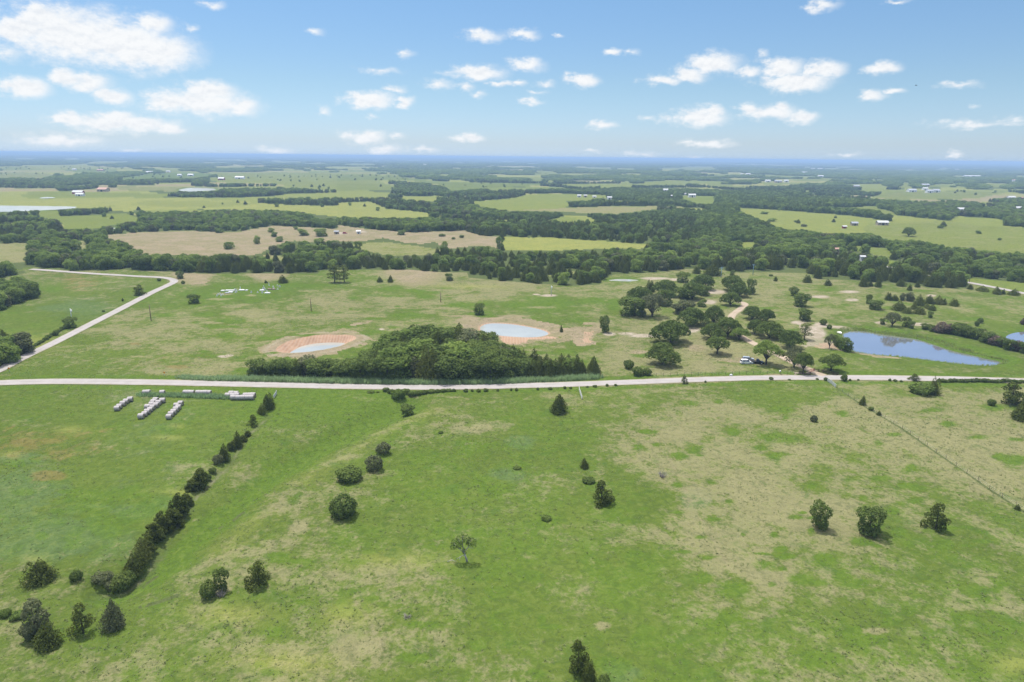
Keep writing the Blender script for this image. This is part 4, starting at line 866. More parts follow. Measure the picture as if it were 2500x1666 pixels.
tag_names = {'cedar': 'cedar_tree', 'cedar_round': 'cedar_tree', 'oak_high': 'oak_tree', 'cedar_split': 'cedar_tree', 'cedar_leaf': 'cedar_tree', 'cedar_grey': 'cedar_tree', 'oak': 'oak_tree', 'oak_light': 'oak_tree', 'elm_bare': 'elm_tree', 'round': 'broadleaf_tree', 'round_lime': 'broadleaf_tree',
             'round_grey': 'broadleaf_tree', 'round_rust': 'broadleaf_tree', 'round_oak': 'broadleaf_tree', 'bush': 'bush', 'bush_grey': 'bush', 'bush_lime': 'bush', 'pine': 'pine_tree', 'snag': 'half_dead_tree', 'deadbrush': 'dead_brush'}
cats = {'cedar_tree': 'cedar tree', 'oak_tree': 'oak tree', 'elm_tree': 'tree', 'broadleaf_tree': 'broadleaf tree', 'bush': 'bush', 'pine_tree': 'pine tree', 'half_dead_tree': 'tree', 'dead_brush': 'dead brush'}
RND = random.Random(7)
PLACED = []
def plant(kind, x, y, w, h, label, group=None, var=None, z=None):
    vs = KIND[kind]; cr, tr, (W, H) = vs[(var if var is not None else RND.randrange(len(vs))) % len(vs)]
    nm = tag_names[kind]; z = gz(x, y) if z is None else z
    sw = w / W; sh = h / H
    if tr is None:
        o = link(nm, cr, None, (x, y, z - .03), RND.uniform(0, 6.28)); o.scale = (sw, sw, sh)
    else:
        o = empty(nm, (x, y, z - .03), RND.uniform(0, 6.28) if kind != 'snag' else 0, (sw, sw, sh))
        link('crown', cr, o); link('trunk', tr, o)
    PLACED.append((x, y, w * .4))
    return tag(o, label, cats[nm], group)
def plant_px(kind, px, py, hpx, wpx, label, group=None, var=None):
    x, y = at(px, py); _, _, dep = proj(x, y, gz(x, y)); mp = float(dep) / FPX
    wm = wpx * mp * 1.0; th = math.atan2(CAM_H, math.hypot(x, y)); trunked = kind in ('oak', 'oak_light', 'oak_high', 'elm_bare', 'pine', 'snag')
    k = .14 if trunked else .40; wm *= .88 if math.hypot(x, y) < 320 else .94
    if kind.startswith('oak'): wm *= .94
    hm = max((hpx * mp - k * wm * math.sin(th)) / math.cos(th), wm * (.28 if not trunked else .45), .35); hm *= 1 - hm / 90
    if not trunked:
        r = math.hypot(x, y); x += x / r * wm * .27; y += y / r * wm * .27
    return plant(kind, x, y, wm, hm, label, group, var)

# ---------------------------------------------------------------- every tree and bush one can single out in the photo: kind, base px, base py, height px, width px, label
NEAR = [
 ('cedar', 641, 1009, 24, 24, 'small dark cedar in front of the tall one at the field corner by the road'),
 ('cedar', 657, 1000, 41, 33, 'tall dark cedar at the field corner beside the small metal gate'),
 ('cedar_leaf', 618, 1036, 30, 30, 'lone ragged cedar in the fence row just below the field corner cedars'),
 ('cedar', 581, 1088, 42, 32, 'dark pointed cedar topping the middle clump of the fence row'),
 ('cedar_round', 566, 1096, 24, 24, 'low cedar pressed between two taller ones in the middle clump of the fence row'),
 ('cedar', 549, 1122, 42, 31, 'narrow dark cedar in the middle of the fence row clump above the grey bush'),
 ('bush_grey', 534, 1132, 26, 28, 'grey green bush ending the middle clump of the fence row'),
 ('cedar_round', 491, 1186, 50, 42, 'broad cedar standing apart in the fence row with a pale stone behind it'),
 ('cedar_round', 470, 1196, 32, 36, 'shorter cedar leaning on the left of the cedar that stands apart in the fence row'),
 ('cedar_round', 441, 1254, 62, 50, 'tallest cedar heading the long unbroken run of the fence row'),
 ('cedar_round', 420, 1280, 52, 48, 'second cedar of the long unbroken fence row run'),
 ('cedar_round', 397, 1293, 54, 48, 'third cedar down the long unbroken fence row run'),
 ('cedar_round', 376, 1315, 48, 50, 'wide cedar in the middle of the long unbroken fence row run'),
 ('cedar', 348, 1354, 56, 52, 'dense olive cedar at the bend of the creek cut'),
 ('cedar', 326, 1386, 54, 50, 'cedar behind the round bush where the creek bank turns'),
 ('bush', 293, 1417, 46, 50, 'round dark bush at the foot of the cedar fence row beside the creek bank'),
 ('bush_grey', 252, 1413, 32, 52, 'spreading grey bush at the lower end of the fence row'),
 ('cedar', 96, 1430, 66, 74, 'broad pyramid cedar standing alone at the left edge of the weedy field'),
 ('bush', 186, 1417, 28, 31, 'small round bush between the broad pyramid cedar and the fence row'),
 ('round_grey', 92, 1560, 98, 72, 'pale grey green tree rising behind the dark cedar at the lower left'),
 ('cedar', 120, 1584, 68, 66, 'dark low cedar in front of the pale grey green tree at the lower left'),
 ('cedar_leaf', 205, 1554, 86, 68, 'ragged dark cedar with a leaning spire at the lower left'),
 ('cedar_grey', 282, 1540, 76, 58, 'greyish bluntly topped cedar right of the ragged spired cedar'),
 ('bush_lime', 16, 1508, 22, 30, 'bright green bush over a dead stump at the left border'),
 ('bush_lime', 48, 1512, 20, 42, 'low green scrub trailing right of the border stump bush'),
 ('round_oak', 542, 1448, 58, 38, 'upright dark tree growing out of a pile of bleached branches'),
 ('bush', 512, 1462, 48, 44, 'dark bush on the left of the bleached branch pile'),
 ('cedar_split', 633, 1437, 70, 66, 'ragged many topped cedar right of the bleached branch pile'),
 ('snag', 1133, 1371, 72, 72, 'half dead tree with white trunk and bare limbs alone in the middle of the pasture'),
 ('cedar_split', 1410, 1652, 84, 64, 'tall dark cedar at the bottom edge of the view'),
 ('cedar', 1438, 1672, 52, 40, 'lower olive cedar against the tall cedar at the bottom edge'),
 ('bush', 1474, 1684, 34, 36, 'small bush cut by the bottom edge right of the tall cedar'),
 ('cedar', 1364, 1012, 50, 46, 'neat pyramid cedar standing alone just below the gravel road near the white brace'),
 ('round_oak', 995, 1007, 33, 39, 'round topped small tree alone below the roadside hedge'),
 ('bush_lime', 973, 973, 27, 42, 'pale rounded bush rising out of the roadside hedge'),
 ('bush_grey', 938, 1111, 32, 42, 'grey bush, farthest of the chain of four round bushes'),
 ('bush_grey', 916, 1152, 42, 48, 'grey green bush, second of the chain of four round bushes'),
 ('bush', 855, 1178, 38, 66, 'wide flat dark bush, third of the chain of four round bushes'),
 ('bush', 841, 1266, 62, 74, 'largest round dark bush, nearest of the chain of four'),
 ('cedar', 1426, 1145, 26, 25, 'small cedar above the low sprawling juniper in the middle pasture'),
 ('bush', 1437, 1181, 15, 34, 'low sprawling juniper behind the twin topped cedar'),
 ('cedar_split', 1468, 1234, 64, 60, 'large twin topped cedar in the middle pasture'),
 ('deadbrush', 1616, 1169, 21, 40, 'grey heap of dead brush on the dry grass'),
 ('deadbrush', 994, 1513, 15, 36, 'flat dead stump with grey twigs in the bottom grass'),
 ('deadbrush', 541, 1462, 26, 34, 'bleached branch pile at the foot of the upright dark tree'),
 ('bush_lime', 1333, 1272, 14, 30, 'lush green weed clump left below the twin topped cedar'),
 ('bush', 1262, 1147, 6, 22, 'tiny dark weed clump in the open middle pasture'),
 ('bush', 1076, 1059, 7, 13, 'tiny dark tuft right of the pasture swale'),
 ('cedar', 2106, 990, 24, 19, 'tallest of three small cedars on the wire fence line'),
 ('bush', 2126, 1003, 10, 14, 'middle low bush of three on the wire fence line'),
 ('cedar', 2145, 1015, 12, 13, 'lowest small cedar of three on the wire fence line'),
 ('bush_grey', 1986, 1031, 18, 19, 'small grey bush alone in the dry grass left of the wire fence'),
 ('bush_lime', 2250, 964, 32, 66, 'wide pale green bush below the road on the right'),
 ('cedar', 2280, 964, 44, 30, 'dark cedar on the right of the wide pale green bush'),
 ('cedar_leaf', 2230, 932, 19, 27, 'ragged cedar at the road edge above the wide pale green bush'),
 ('cedar_split', 2467, 990, 62, 68, 'big dark cedar near the right edge below the road'),
 ('cedar', 2496, 1029, 54, 52, 'dark cedar cut by the right edge in front of the big one'),
 ('bush', 2419, 991, 17, 20, 'small grey green bush left of the big dark cedars at the right edge'),
 ('cedar_leaf', 1670, 938, 22, 21, 'bushy little cedar on the near verge below the oaks'),
 ('bush', 1882, 928, 8, 12, 'little round bush on the near verge left of the gate'),
 ('bush', 2060, 932, 19, 17, 'rounded bush on the near verge below the entrance oak'),
 ('bush', 1722, 935, 6, 6, 'tiny weed on the near verge right of the bushy little cedar'),
 ('round_oak', 1999, 1295, 73, 54, 'narrow footed dark tree, left of three in the lower right pasture'),
 ('round_oak', 2120, 1310, 78, 72, 'widest dark round tree, middle of three in the lower right pasture'),
 ('cedar_split', 2283, 1298, 76, 58, 'irregular dark tree, right of three in the lower right pasture'),
 ('cedar', 2483, 1246, 15, 14, 'small cedar at the lower end of the wire fence'),
 # oaks round the driveway
 ('oak', 1617, 890, 60, 92, 'wide spreading oak in the open left of the parked cars'),
 ('oak', 1638, 836, 60, 106, 'widest oak, behind the open one left of the cars'),
 ('oak_high', 1751, 864, 47, 66, 'neat domed oak with visible trunk above the parked cars'),
 ('oak', 1738, 828, 42, 66, 'domed oak directly behind the neat one with visible trunk'),
 ('oak', 1777, 822, 52, 72, 'dark oak left of the driveway beyond the domed pair'),
 ('oak_light', 1804, 831, 32, 54, 'small paler oak overhanging the left side of the driveway'),
 ('oak', 1742, 789, 46, 56, 'dark rounded oak behind the driveway oaks'),
 ('oak', 1692, 794, 46, 82, 'long dark oak crown beside the widest oak'),
 ('round_grey', 1667, 768, 38, 54, 'bluish grey oak behind the long dark crown'),
 ('round_oak', 1548, 775, 56, 76, 'dense green tree at the left front of the big oak cluster'),
 ('elm_bare', 1592, 773, 66, 70, 'tall half bare oak in the big oak cluster showing grey limbs'),
 ('round_oak', 1622, 748, 44, 44, 'round green oak at the right of the big oak cluster'),
 ('oak', 1562, 745, 52, 66, 'oak crown at the back of the big oak cluster'),
 ('oak', 1624, 722, 42, 66, 'dark flat oak behind the big oak cluster'),
 ('cedar', 1586, 714, 30, 24, 'dark cedar poking above the back of the big oak cluster'),
 ('oak', 1690, 730, 46, 66, 'shaggy oak in the second row beyond the driveway curve'),
 ('round_oak', 1668, 730, 30, 34, 'small oak on the left of the shaggy second row oak'),
 ('round_oak', 1718, 723, 28, 32, 'small oak on the right of the shaggy second row oak'),
 ('oak', 1716, 706, 40, 62, 'oak in the back row above the shaggy one'),
 ('round_oak', 1665, 690, 28, 34, 'little oak at the left of the back row'),
 ('oak', 1783, 746, 36, 50, 'single domed oak at the upper bend of the driveway'),
 ('oak', 1805, 724, 36, 54, 'grey green oak behind the single domed oak'),
 ('round_oak', 1832, 719, 42, 24, 'narrow oak at the right end of the back row'),
 ('oak', 1786, 710, 42, 60, 'oak at the back of the right oak group'),
 ('cedar', 1737, 674, 30, 46, 'wide dark cedar at the woodland edge above the oaks'),
 ('cedar', 1700, 669, 20, 20, 'small cedar at the woodland edge left of the wide dark one'),
 ('round_oak', 1788, 674, 15, 14, 'small tree between the two blue utility poles'),
 ('round_lime', 1713, 750, 20, 22, 'yellow green young tree under the second row oaks'),
 ('oak', 1836, 780, 34, 54, 'parasol shaped oak right of the driveway curve'),
 ('oak', 1870, 788, 34, 44, 'dark oak sloping down right of the parasol shaped one'),
 ('oak', 1842, 817, 38, 46, 'oak with a visible trunk right of the driveway'),
 ('oak', 1878, 828, 44, 76, 'broad oak in the row right of the driveway'),
 ('oak', 1928, 852, 44, 68, 'dark oak ending the row near the bare soil'),
 ('oak_light', 1870, 890, 66, 78, 'pale green spreading oak shading the black car'),
 ('elm_bare', 1938, 898, 54, 58, 'oak with pale bare twigs over the lower driveway'),
 ('oak_high', 1960, 912, 56, 50, 'oak inside the left wooden entrance fence'),
 ('oak_high', 2028, 907, 44, 68, 'umbrella shaped oak inside the right wooden entrance fence'),
 ('round_oak', 1954, 750, 38, 40, 'larger round tree of the pair in the meadow above the oaks'),
 ('round_oak', 1938, 723, 24, 24, 'smaller round tree behind the pair in the meadow above the oaks'),
 ('round_oak', 1963, 786, 33, 33, 'grey green round tree between the meadow pair and the pine'),
 ('pine', 1963, 834, 44, 44, 'thin dark pine at the edge of the bare soil'),
 ('bush', 1535, 902, 24, 28, 'small round tree alone at the left of the oak meadow'),
 ('bush', 1557, 919, 24, 28, 'left bush of the joined pair by the roadside wire fence'),
 ('bush', 1579, 917, 19, 26, 'right bush of the joined pair by the roadside wire fence'),
 ('round_oak', 1476, 813, 46, 27, 'tall slim tree at the end of the bare soil track'),
 ('round_oak', 1170, 769, 32, 27, 'egg shaped tree alone above the milky pond'),
 ('cedar', 1370, 813, 18, 10, 'tiny cedar on the bare bank right of the milky pond'),
 ('round_oak', 1096, 686, 19, 22, 'small tree at the top of the pasture right of the tall pines'),
 ('cedar', 690, 692, 20, 23, 'dense rounded cedar at the corner of the graveyard'),
 ('cedar', 649, 692, 8, 8, 'tiny cedar behind the gravestones'),
 ('pine', 817, 690, 50, 36, 'tall layered pine, left of the pair on the field edge'),
 ('pine', 841, 690, 48, 28, 'tall layered pine, right of the pair on the field edge'),
 ('cedar', 927, 690, 15, 15, 'small rounded cedar, left of two on the field edge'),
 ('cedar', 954, 690, 17, 14, 'small pointed cedar, right of two on the field edge'),
 ('round_oak', 475, 742, 26, 30, 'lone rounded tree below the graveyard path'),
 ('cedar_leaf', 341, 722, 29, 32, 'dark lopsided cedar left of the side road'),
 ('round_oak', 171, 802, 30, 33, 'dark round tree left of the side road halfway up'),
 ('bush', 137, 820, 14, 14, 'small dark bush in the hedge along the side road'),
 ('round_oak', 440, 681, 20, 20, 'small round tree beyond the bend of the side road'),
 ('bush', 447, 694, 9, 9, 'tiny bush at the outer side of the road bend'),
 ('bush', 389, 687, 8, 10, 'tiny bush inside the road bend'),
 ('bush', 253, 762, 5, 7, 'tiny dark bush left of the side road in the pale meadow'),
 ('bush', 300, 736, 8, 5, 'tiny upright bush below the lopsided cedar'),
 ('elm_bare', 2178, 797, 38, 42, 'grey open crowned elm above the blue pond'),
 ('round_oak', 2153, 793, 16, 14, 'small tree left of the grey elm above the blue pond'),
 ('round_oak', 2212, 799, 28, 20, 'dark upright tree right of the grey elm above the blue pond'),
 ('round_oak', 2225, 803, 20, 16, 'low tree on the right shoulder of the dark upright one above the pond'),
 ('bush', 2009, 797, 16, 18, 'grey green bush above the dock'),
 ('bush_lime', 2024, 806, 12, 13, 'yellow green bush beside the dock walkway'),
 ('elm_bare', 2024, 856, 38, 26, 'thin dark tree with bare trunks on the sandy shore'),
 ('round_oak', 2062, 863, 36, 42, 'dark tree leaning over the left end of the blue pond'),
 ('round_lime', 2043, 851, 30, 26, 'yellow green bush between the two dark shore trees'),
 ('cedar', 2168, 734, 20, 17, 'first cedar on the left of the upper row in the meadow thicket'),
 ('cedar', 2183, 735, 15, 20, 'second cedar of the upper row in the meadow thicket'),
 ('round_grey', 2202, 735, 20, 12, 'slim greyish tree in the upper row of the meadow thicket'),
 ('round_grey', 2220, 736, 24, 24, 'bare greyish tree in the upper row of the meadow thicket'),
 ('cedar', 2243, 747, 27, 27, 'tall cedar at the centre of the meadow thicket'),
 ('cedar', 2268, 742, 21, 26, 'cedar right of the tall one in the meadow thicket'),
 ('cedar', 2290, 744, 22, 27, 'pointed cedar near the right end of the meadow thicket'),
 ('cedar', 2305, 745, 16, 14, 'last small cedar at the right end of the upper thicket row'),
 ('cedar', 2328, 748, 19, 23, 'round cedar standing just right of the meadow thicket'),
 ('cedar', 2195, 760, 25, 36, 'wide cedar at the left of the lower thicket row'),
 ('cedar', 2216, 766, 15, 27, 'low cedar right of the wide one in the lower thicket row'),
 ('cedar', 2231, 756, 16, 19, 'cedar hidden behind the lower thicket row'),
 ('cedar', 2244, 768, 22, 26, 'front cedar in the middle of the lower thicket row'),
 ('cedar', 2263, 754, 13, 17, 'small cedar behind the right of the lower thicket row'),
 ('cedar', 2275, 759, 16, 18, 'cedar at the right end of the lower thicket row'),
 ('round_oak', 2270, 777, 17, 13, 'lone small tree just below the meadow thicket'),
 ('round_oak', 2136, 757, 26, 36, 'bushy tree left of the meadow thicket'),
 ('round_oak', 2120, 743, 26, 15, 'slim tree behind the bushy one left of the thicket'),
 ('bush', 2393, 790, 14, 14, 'upper lobe of a small dark bush in the right meadow'),
 ('bush', 2384, 797, 14, 11, 'lower lobe of a small dark bush in the right meadow'),
 ('cedar', 2221, 710, 16, 12, 'single small cedar below the cedar belt'),
 ('cedar', 2020, 698, 16, 18, 'small cedar at the left end below the cedar belt'),
 ('cedar', 2108, 701, 25, 21, 'tall cedar hanging below the cedar belt'),
 ('cedar', 2124, 700, 16, 13, 'small cedar right of the tall one below the belt'),
 ('cedar', 2143, 702, 21, 17, 'pointed cedar at the gap of the cedar belt'),
 ('cedar', 2201, 700, 22, 22, 'cedar in front of the middle of the belt'),
 ('cedar', 2240, 702, 14, 13, 'little cedar in front of the right half of the belt'),
 ('cedar', 2432, 719, 19, 23, 'wide cedar along the far road at the right'),
 ('cedar', 2449, 719, 13, 11, 'slim cedar along the far road at the right'),
 ('cedar', 2476, 722, 16, 26, 'last flat cedar along the far road at the right edge'),
 ('cedar', 2398, 712, 14, 28, 'low wide cedar joining the far roadside row'),
 ('cedar', 2368, 707, 12, 16, 'low cedar right of the belt near the far road'),
 ('cedar', 1893, 687, 13, 10, 'tiny cedar in the meadow beyond the oaks'),
 ('cedar', 1970, 691, 20, 21, 'pointed cedar alone in the meadow beyond the oaks'),
 ('bush', 1882, 675, 5, 10, 'tiny dark bush near the blue utility pole'),
 ('cedar', 2489, 690, 14, 20, 'dark cedar at the far right above the road'),
 ('round', 559, 609, 20, 25, 'lone dark round tree on the tan hill'),
 ('round', 628, 596, 22, 17, 'upright dark tree right of the lone one on the tan hill'),
 ('round', 662, 568, 12, 16, 'first of three trees descending the tan hill'),
 ('round', 670, 579, 14, 17, 'second of three trees descending the tan hill'),
 ('round', 682, 591, 14, 19, 'third of three trees descending the tan hill'),
 ('round', 741, 576, 18, 27, 'round tree left of the farmyard on the hill'),
 ('round', 784, 578, 22, 34, 'larger round tree left of the farmyard on the hill'),
 ('round', 722, 561, 8, 12, 'small tree at the back edge of the tan hill'),
 ('round', 782, 607, 28, 26, 'round dark tree merging into the long wood below the farmyard'),
 ('round_lime', 535, 569, 13, 22, 'yellow green tree at the right end of the hill top row'),
 ('oak', 2218, 577, 24, 34, 'big round dark oak alone in the far right meadow'),
 ('round', 2388, 571, 8, 15, 'small round tree alone in the far right meadow'),
 ('bush', 2440, 587, 6, 9, 'tiny dark bush alone in the far right meadow'),
 ('round', 2296, 558, 8, 17, 'pale green round tree behind the big meadow oak'),
 ('bush', 1945, 543, 5, 14, 'low dark bush in the bright green far field'),
 ('bush_grey', 1962, 554, 7, 16, 'grey bush in the bright green far field'),
 ('round', 1866, 523, 6, 22, 'dark clump, upper of two in the bright green far field'),
 ('round', 1884, 541, 8, 23, 'dark clump, lower of two in the bright green far field'),
 ('bush', 1079, 578, 7, 18, 'low dark bush under the hill edge wood'),
 ('bush', 1107, 585, 6, 10, 'left small bush on the pinkish field'),
 ('bush', 1127, 581, 7, 12, 'right small bush on the pinkish field'),
 ('round', 1220, 608, 34, 20, 'tall slender tree at the corner of the pink and green fields'),
 ('round', 980, 574, 12, 22, 'dark tree at the lower edge of the hill wood'),
 ('round', 1087, 610, 22, 15, 'dark upright tree in the hedgerow on the pinkish field'),
]
for k_, a_, b_, h_, w_ in (('cedar_round', 604, 1060, 16, 20), ('cedar_round', 594, 1073, 18, 20), ('bush', 520, 1152, 16, 20), ('bush', 508, 1168, 18, 18), ('cedar_round', 456, 1228, 32, 32), ('cedar_round', 430, 1270, 40, 36), ('cedar_round', 409, 1290, 40, 36), ('cedar_round', 386, 1310, 40, 38), ('cedar_round', 362, 1338, 42, 40), ('cedar_round', 338, 1372, 42, 42), ('bush', 310, 1404, 38, 40), ('bush_grey', 272, 1418, 28, 34)):
    NEAR.append((k_, a_, b_, h_, w_, 'low filler shrub pressed between the cedars of the fence row', 'low shrubs between the fence row cedars'))
HEDGE_D = [('round_oak', 2258, 805, 16, 24), ('round_oak', 2273, 810, 18, 14), ('round_rust', 2297, 814, 30, 34), ('round_rust', 2318, 815, 26, 22), ('round_oak', 2337, 819, 34, 36), ('round_oak', 2360, 824, 32, 36), ('round_oak', 2385, 829, 30, 36), ('round_oak', 2410, 838, 30, 38), ('round_rust', 2430, 844, 26, 34), ('round_oak', 2448, 848, 26, 30), ('round_oak', 2466, 856, 30, 34), ('round_rust', 2484, 858, 28, 30), ('round_oak', 2505, 864, 30, 34), ('round_rust', 2498, 795, 18, 14)]
for q in NEAR: plant_px(*q)
for i, (k, a, b, h, w_) in enumerate(HEDGE_D):
    grey = k == 'round_rust'
    plant_px(k, a, b, h, w_, 'brownish half dry tree in the thicket row right of the blue pond' if grey else 'dark green tree in the thicket row right of the blue pond', 'thicket row right of the blue pond')
# low bushes along the near verge of the gravel road
VERGE = [(905,960,5,20),(922,959,4,10),(942,957,11,18),(955,962,12,20),(990,962,14,24),(1006,966,13,22),(1020,964,12,20),(1036,962,11,18),(1052,960,10,20),(1068,959,9,16),(1082,958,9,16),(1096,957,8,16),(1108,957,8,12),(1137,958,9,13),(1153,957,7,8),(1168,958,9,12),(1186,957,9,14),(1215,956,6,8),(1248,955,7,6),(1261,955,8,9),(1313,953,7,8),(1343,952,7,12),(1379,950,7,8),(1393,950,6,8),(1434,947,5,7),(1452,946,6,12),(1482,944,7,8),(1503,943,6,8)]
VERGE += [(1995,928,5,8),(2015,930,9,11),(2075,931,6,7),(2095,930,4,6),(2185,933,6,10),(2200,934,5,8),(2172,932,7,8),(1927,929,4,8)]
for a, b, h, w_ in VERGE: plant_px('bush', a, b, h, w_ , 'low scrubby bush in the ragged hedge on the near verge of the gravel road', 'scrub hedge along the gravel road')
for i in range(26):
    a = 2292 + i * 9.2; b = 935.5 + .006 * (a - 2292) + RND.uniform(-1.2, 1.2)
    plant_px('bush' if i % 5 else 'bush_lime', a, b, RND.uniform(7, 11), RND.uniform(11, 16), 'low bush in the unbroken hedge at the right end of the gravel road', 'hedge at the right end of the gravel road')
for i in range(22):
    t = i / 21; a = 60 + (162 - 60) * t; b = 862 + (800 - 862) * t + RND.uniform(-1, 1)
    plant_px('bush', a, b, RND.uniform(5, 9), RND.uniform(9, 13), 'low bush in the thin hedge left of the side road', 'hedge left of the side road')

# ---------------------------------------------------------------- the woods
rng = np.random.default_rng(99)
def wood_test(x, y, h):
    """True where a tree of height h stands in a wood as the photo maps it"""
    z = hgt(x, y); px, py, cz = proj(x, y, z); _, pt, _ = proj(x, y, z + h * .8)
    qx = np.clip(px, 3, 2497)
    ok = (py < np.interp(qx, FX, FY) - 1)
    ok &= ~is_field(qx, py) & ~is_field(qx, pt)
    near = ok & (py > 420)
    r = np.hypot(x, y)
    ok &= ~open_noise(x, y, px, py)
    for b in BUILD: ok &= ~((np.abs(px - b[0]) < b[2] * .5 + 1.5) & (py > b[1] - 1.5) & (pt < b[1] - 1))
    ok &= ~clearing(x, y)
    for nm, wp, lv, sl, berm, mt, cx, cy, rad, hc in PW:
        j = np.where(ok & (np.hypot(x - cx, y - cy) < rad + 40))[0]
        if len(j):
            sd = seg_dist(x[j], y[j], wp + wp[:1]); ins = inside(x[j], y[j], wp)
            ok[j[ins | (sd < 3)]] = False
            # keep the view onto the water: trees directly before it
            fr = [proj(a_, b_, hc)[0:2] for a_, b_ in wp[::3]]
            fp = [(float(a_), float(b_)) for a_, b_ in fr]
            ok[j[inside(px[j], pt[j], fp)]] = False
    for k in ('side_road', 'far_road', 'gravel_road'):
        pts = RW[k]; xs = [p[0] for p in pts]; ys = [p[1] for p in pts]
        j = np.where(ok & (x > min(xs) - 15) & (x < max(xs) + 15) & (y > min(ys) - 15) & (y < max(ys) + 15))[0]
        if len(j): ok[j[seg_dist(x[j], y[j], pts) < 6]] = False
    return ok, px, py
def scatter(r0, r1, dens):
    amax = math.radians(44 if r0 < 20000 else 42)
    n = int(amax * (r1 ** 2 - r0 ** 2) / dens)
    r = np.sqrt(rng.uniform(r0 ** 2, r1 ** 2, n)); a = rng.uniform(-amax, amax, n)
    return r * np.sin(a), r * np.cos(a)
trees = []       # x, y, h, w, kind
def tree_kinds(x, y, px, py):
    n = len(x); c = vnoise(x, y, 160, 21) * .6 + vnoise(x, y, 40, 22) * .4; u = rng.uniform(0, 1, n)
    # cedar-dark stretches read off the photo
    dark = ((py > 590) & (px > 820) & (px < 1480)) | ((py > 630) & (px > 1750) & (px < 2380)) | ((py > 535) & (py < 600) & (px > 1130) & (px < 1700)) | ((px > 1300) & (px < 1460) & (py > 880))
    pc = np.where(dark, .75, np.clip((c - .38) * 2.2, 0, .75))
    k = np.where(u < pc, 0, 1)
    v = rng.uniform(0, 1, n)
    k = np.where((k == 1) & (v < .14), 2, k); k = np.where((k == 1) & (v > .90), 3, k); k = np.where((k == 1) & (v > .80), 4, k); k = np.where((k > 0) & (px > 1300) & (px < 2150) & (py > 440) & (py < 590) & (v > .42), 4, k)
    return k     # 0 cedar, 1 broad, 2 dark round, 3 grey, 4 lime
NAMEK = ['cedar', 'round', 'round_oak', 'round_grey', 'round_lime']
# roadside, west and corner woods
for nm, (poly, (h0, h1)) in WOODS.items():
    wp = world(poly); xs = [p[0] for p in wp]; ys = [p[1] for p in wp]
    area = (max(xs) - min(xs)) * (max(ys) - min(ys)); n = int(area / 7)
    x = rng.uniform(min(xs), max(xs), n); y = rng.uniform(min(ys), max(ys), n); k = inside(x, y, wp); x, y = x[k], y[k]
    px, py, _ = proj(x, y, hgt(x, y))
    if nm == 'roadside':
        h = np.interp(px, [620, 840, 930, 1060, 1200, 1290, 1460], [4.8, 5.6, 9.0, 10.0, 8.0, 5.6, 5.2]) * rng.uniform(.66, 1.2, len(x))
        kk = tree_kinds(x, y, px, py); kk = np.where((kk == 0) & (px < 1290) & (rng.uniform(0, 1, len(x)) < .7), 2, kk); kk = np.where((kk == 1) & (rng.uniform(0, 1, len(x)) < .6), 2, kk)
    else:
        h = rng.uniform(h0, h1, len(x)); kk = tree_kinds(x, y, px, py)
    sel = []
    for i in rng.permutation(len(x)):           # keep them apart by their size
        w_ = h[i] * (.62 if kk[i] == 0 else .85)
        if all((x[i] - x[j]) ** 2 + (y[i] - y[j]) ** 2 > (.24 * (w_ + h[j] * .8)) ** 2 for j in sel): sel.append(i)
    for i in sel: trees.append((x[i], y[i], h[i], h[i] * (.75 if kk[i] == 0 else 1.45 if px[i] < 860 and nm == 'roadside' else 1.1), kk[i], nm))
    print(nm, len(sel))
# band 1: single trees
x, y = scatter(300, 2300, 30)
h = 4.6 + 4.2 * vnoise(x, y, 90, 12) + rng.uniform(-1.2, 1.6, len(x))
ok, px, py = wood_test(x, y, h); x, y, h, px, py = x[ok], y[ok], h[ok], px[ok], py[ok]
# thin out to crown spacing on a jittered grid
cell = 4.9; key = np.floor(x / cell).astype(np.int64) * 100003 + np.floor(y / cell).astype(np.int64)
_, ui = np.unique(key, return_index=True); x, y, h, px, py = x[ui], y[ui], h[ui], px[ui], py[ui]
kk = tree_kinds(x, y, px, py)
h = np.where(kk == 0, h * .85, h); wv = h * np.where(kk == 0, .80, 1.02) * rng.uniform(.85, 1.15, len(x))
print('band1', len(x))
# lone trees and thin hedges in the open fields
xf, yf = scatter(560, 4200, 8000)
zf = hgt(xf, yf); pxf, pyf, _ = proj(xf, yf, zf)
kf = is_field(np.clip(pxf, 3, 2497), pyf) & (vnoise(xf, yf, 200, 31) > .56) & (pyf < 560)
for nm, wp, lv, sl, berm, mt, cx, cy, rad, hc in PW: kf &= np.hypot(xf - cx, yf - cy) > rad + 25
xf, yf = xf[kf], yf[kf]; hf = rng.uniform(2.5, 6.5, len(xf))
band1 = [(x[i], y[i], h[i], wv[i], kk[i], 'far') for i in range(len(x))]
allw = trees + band1
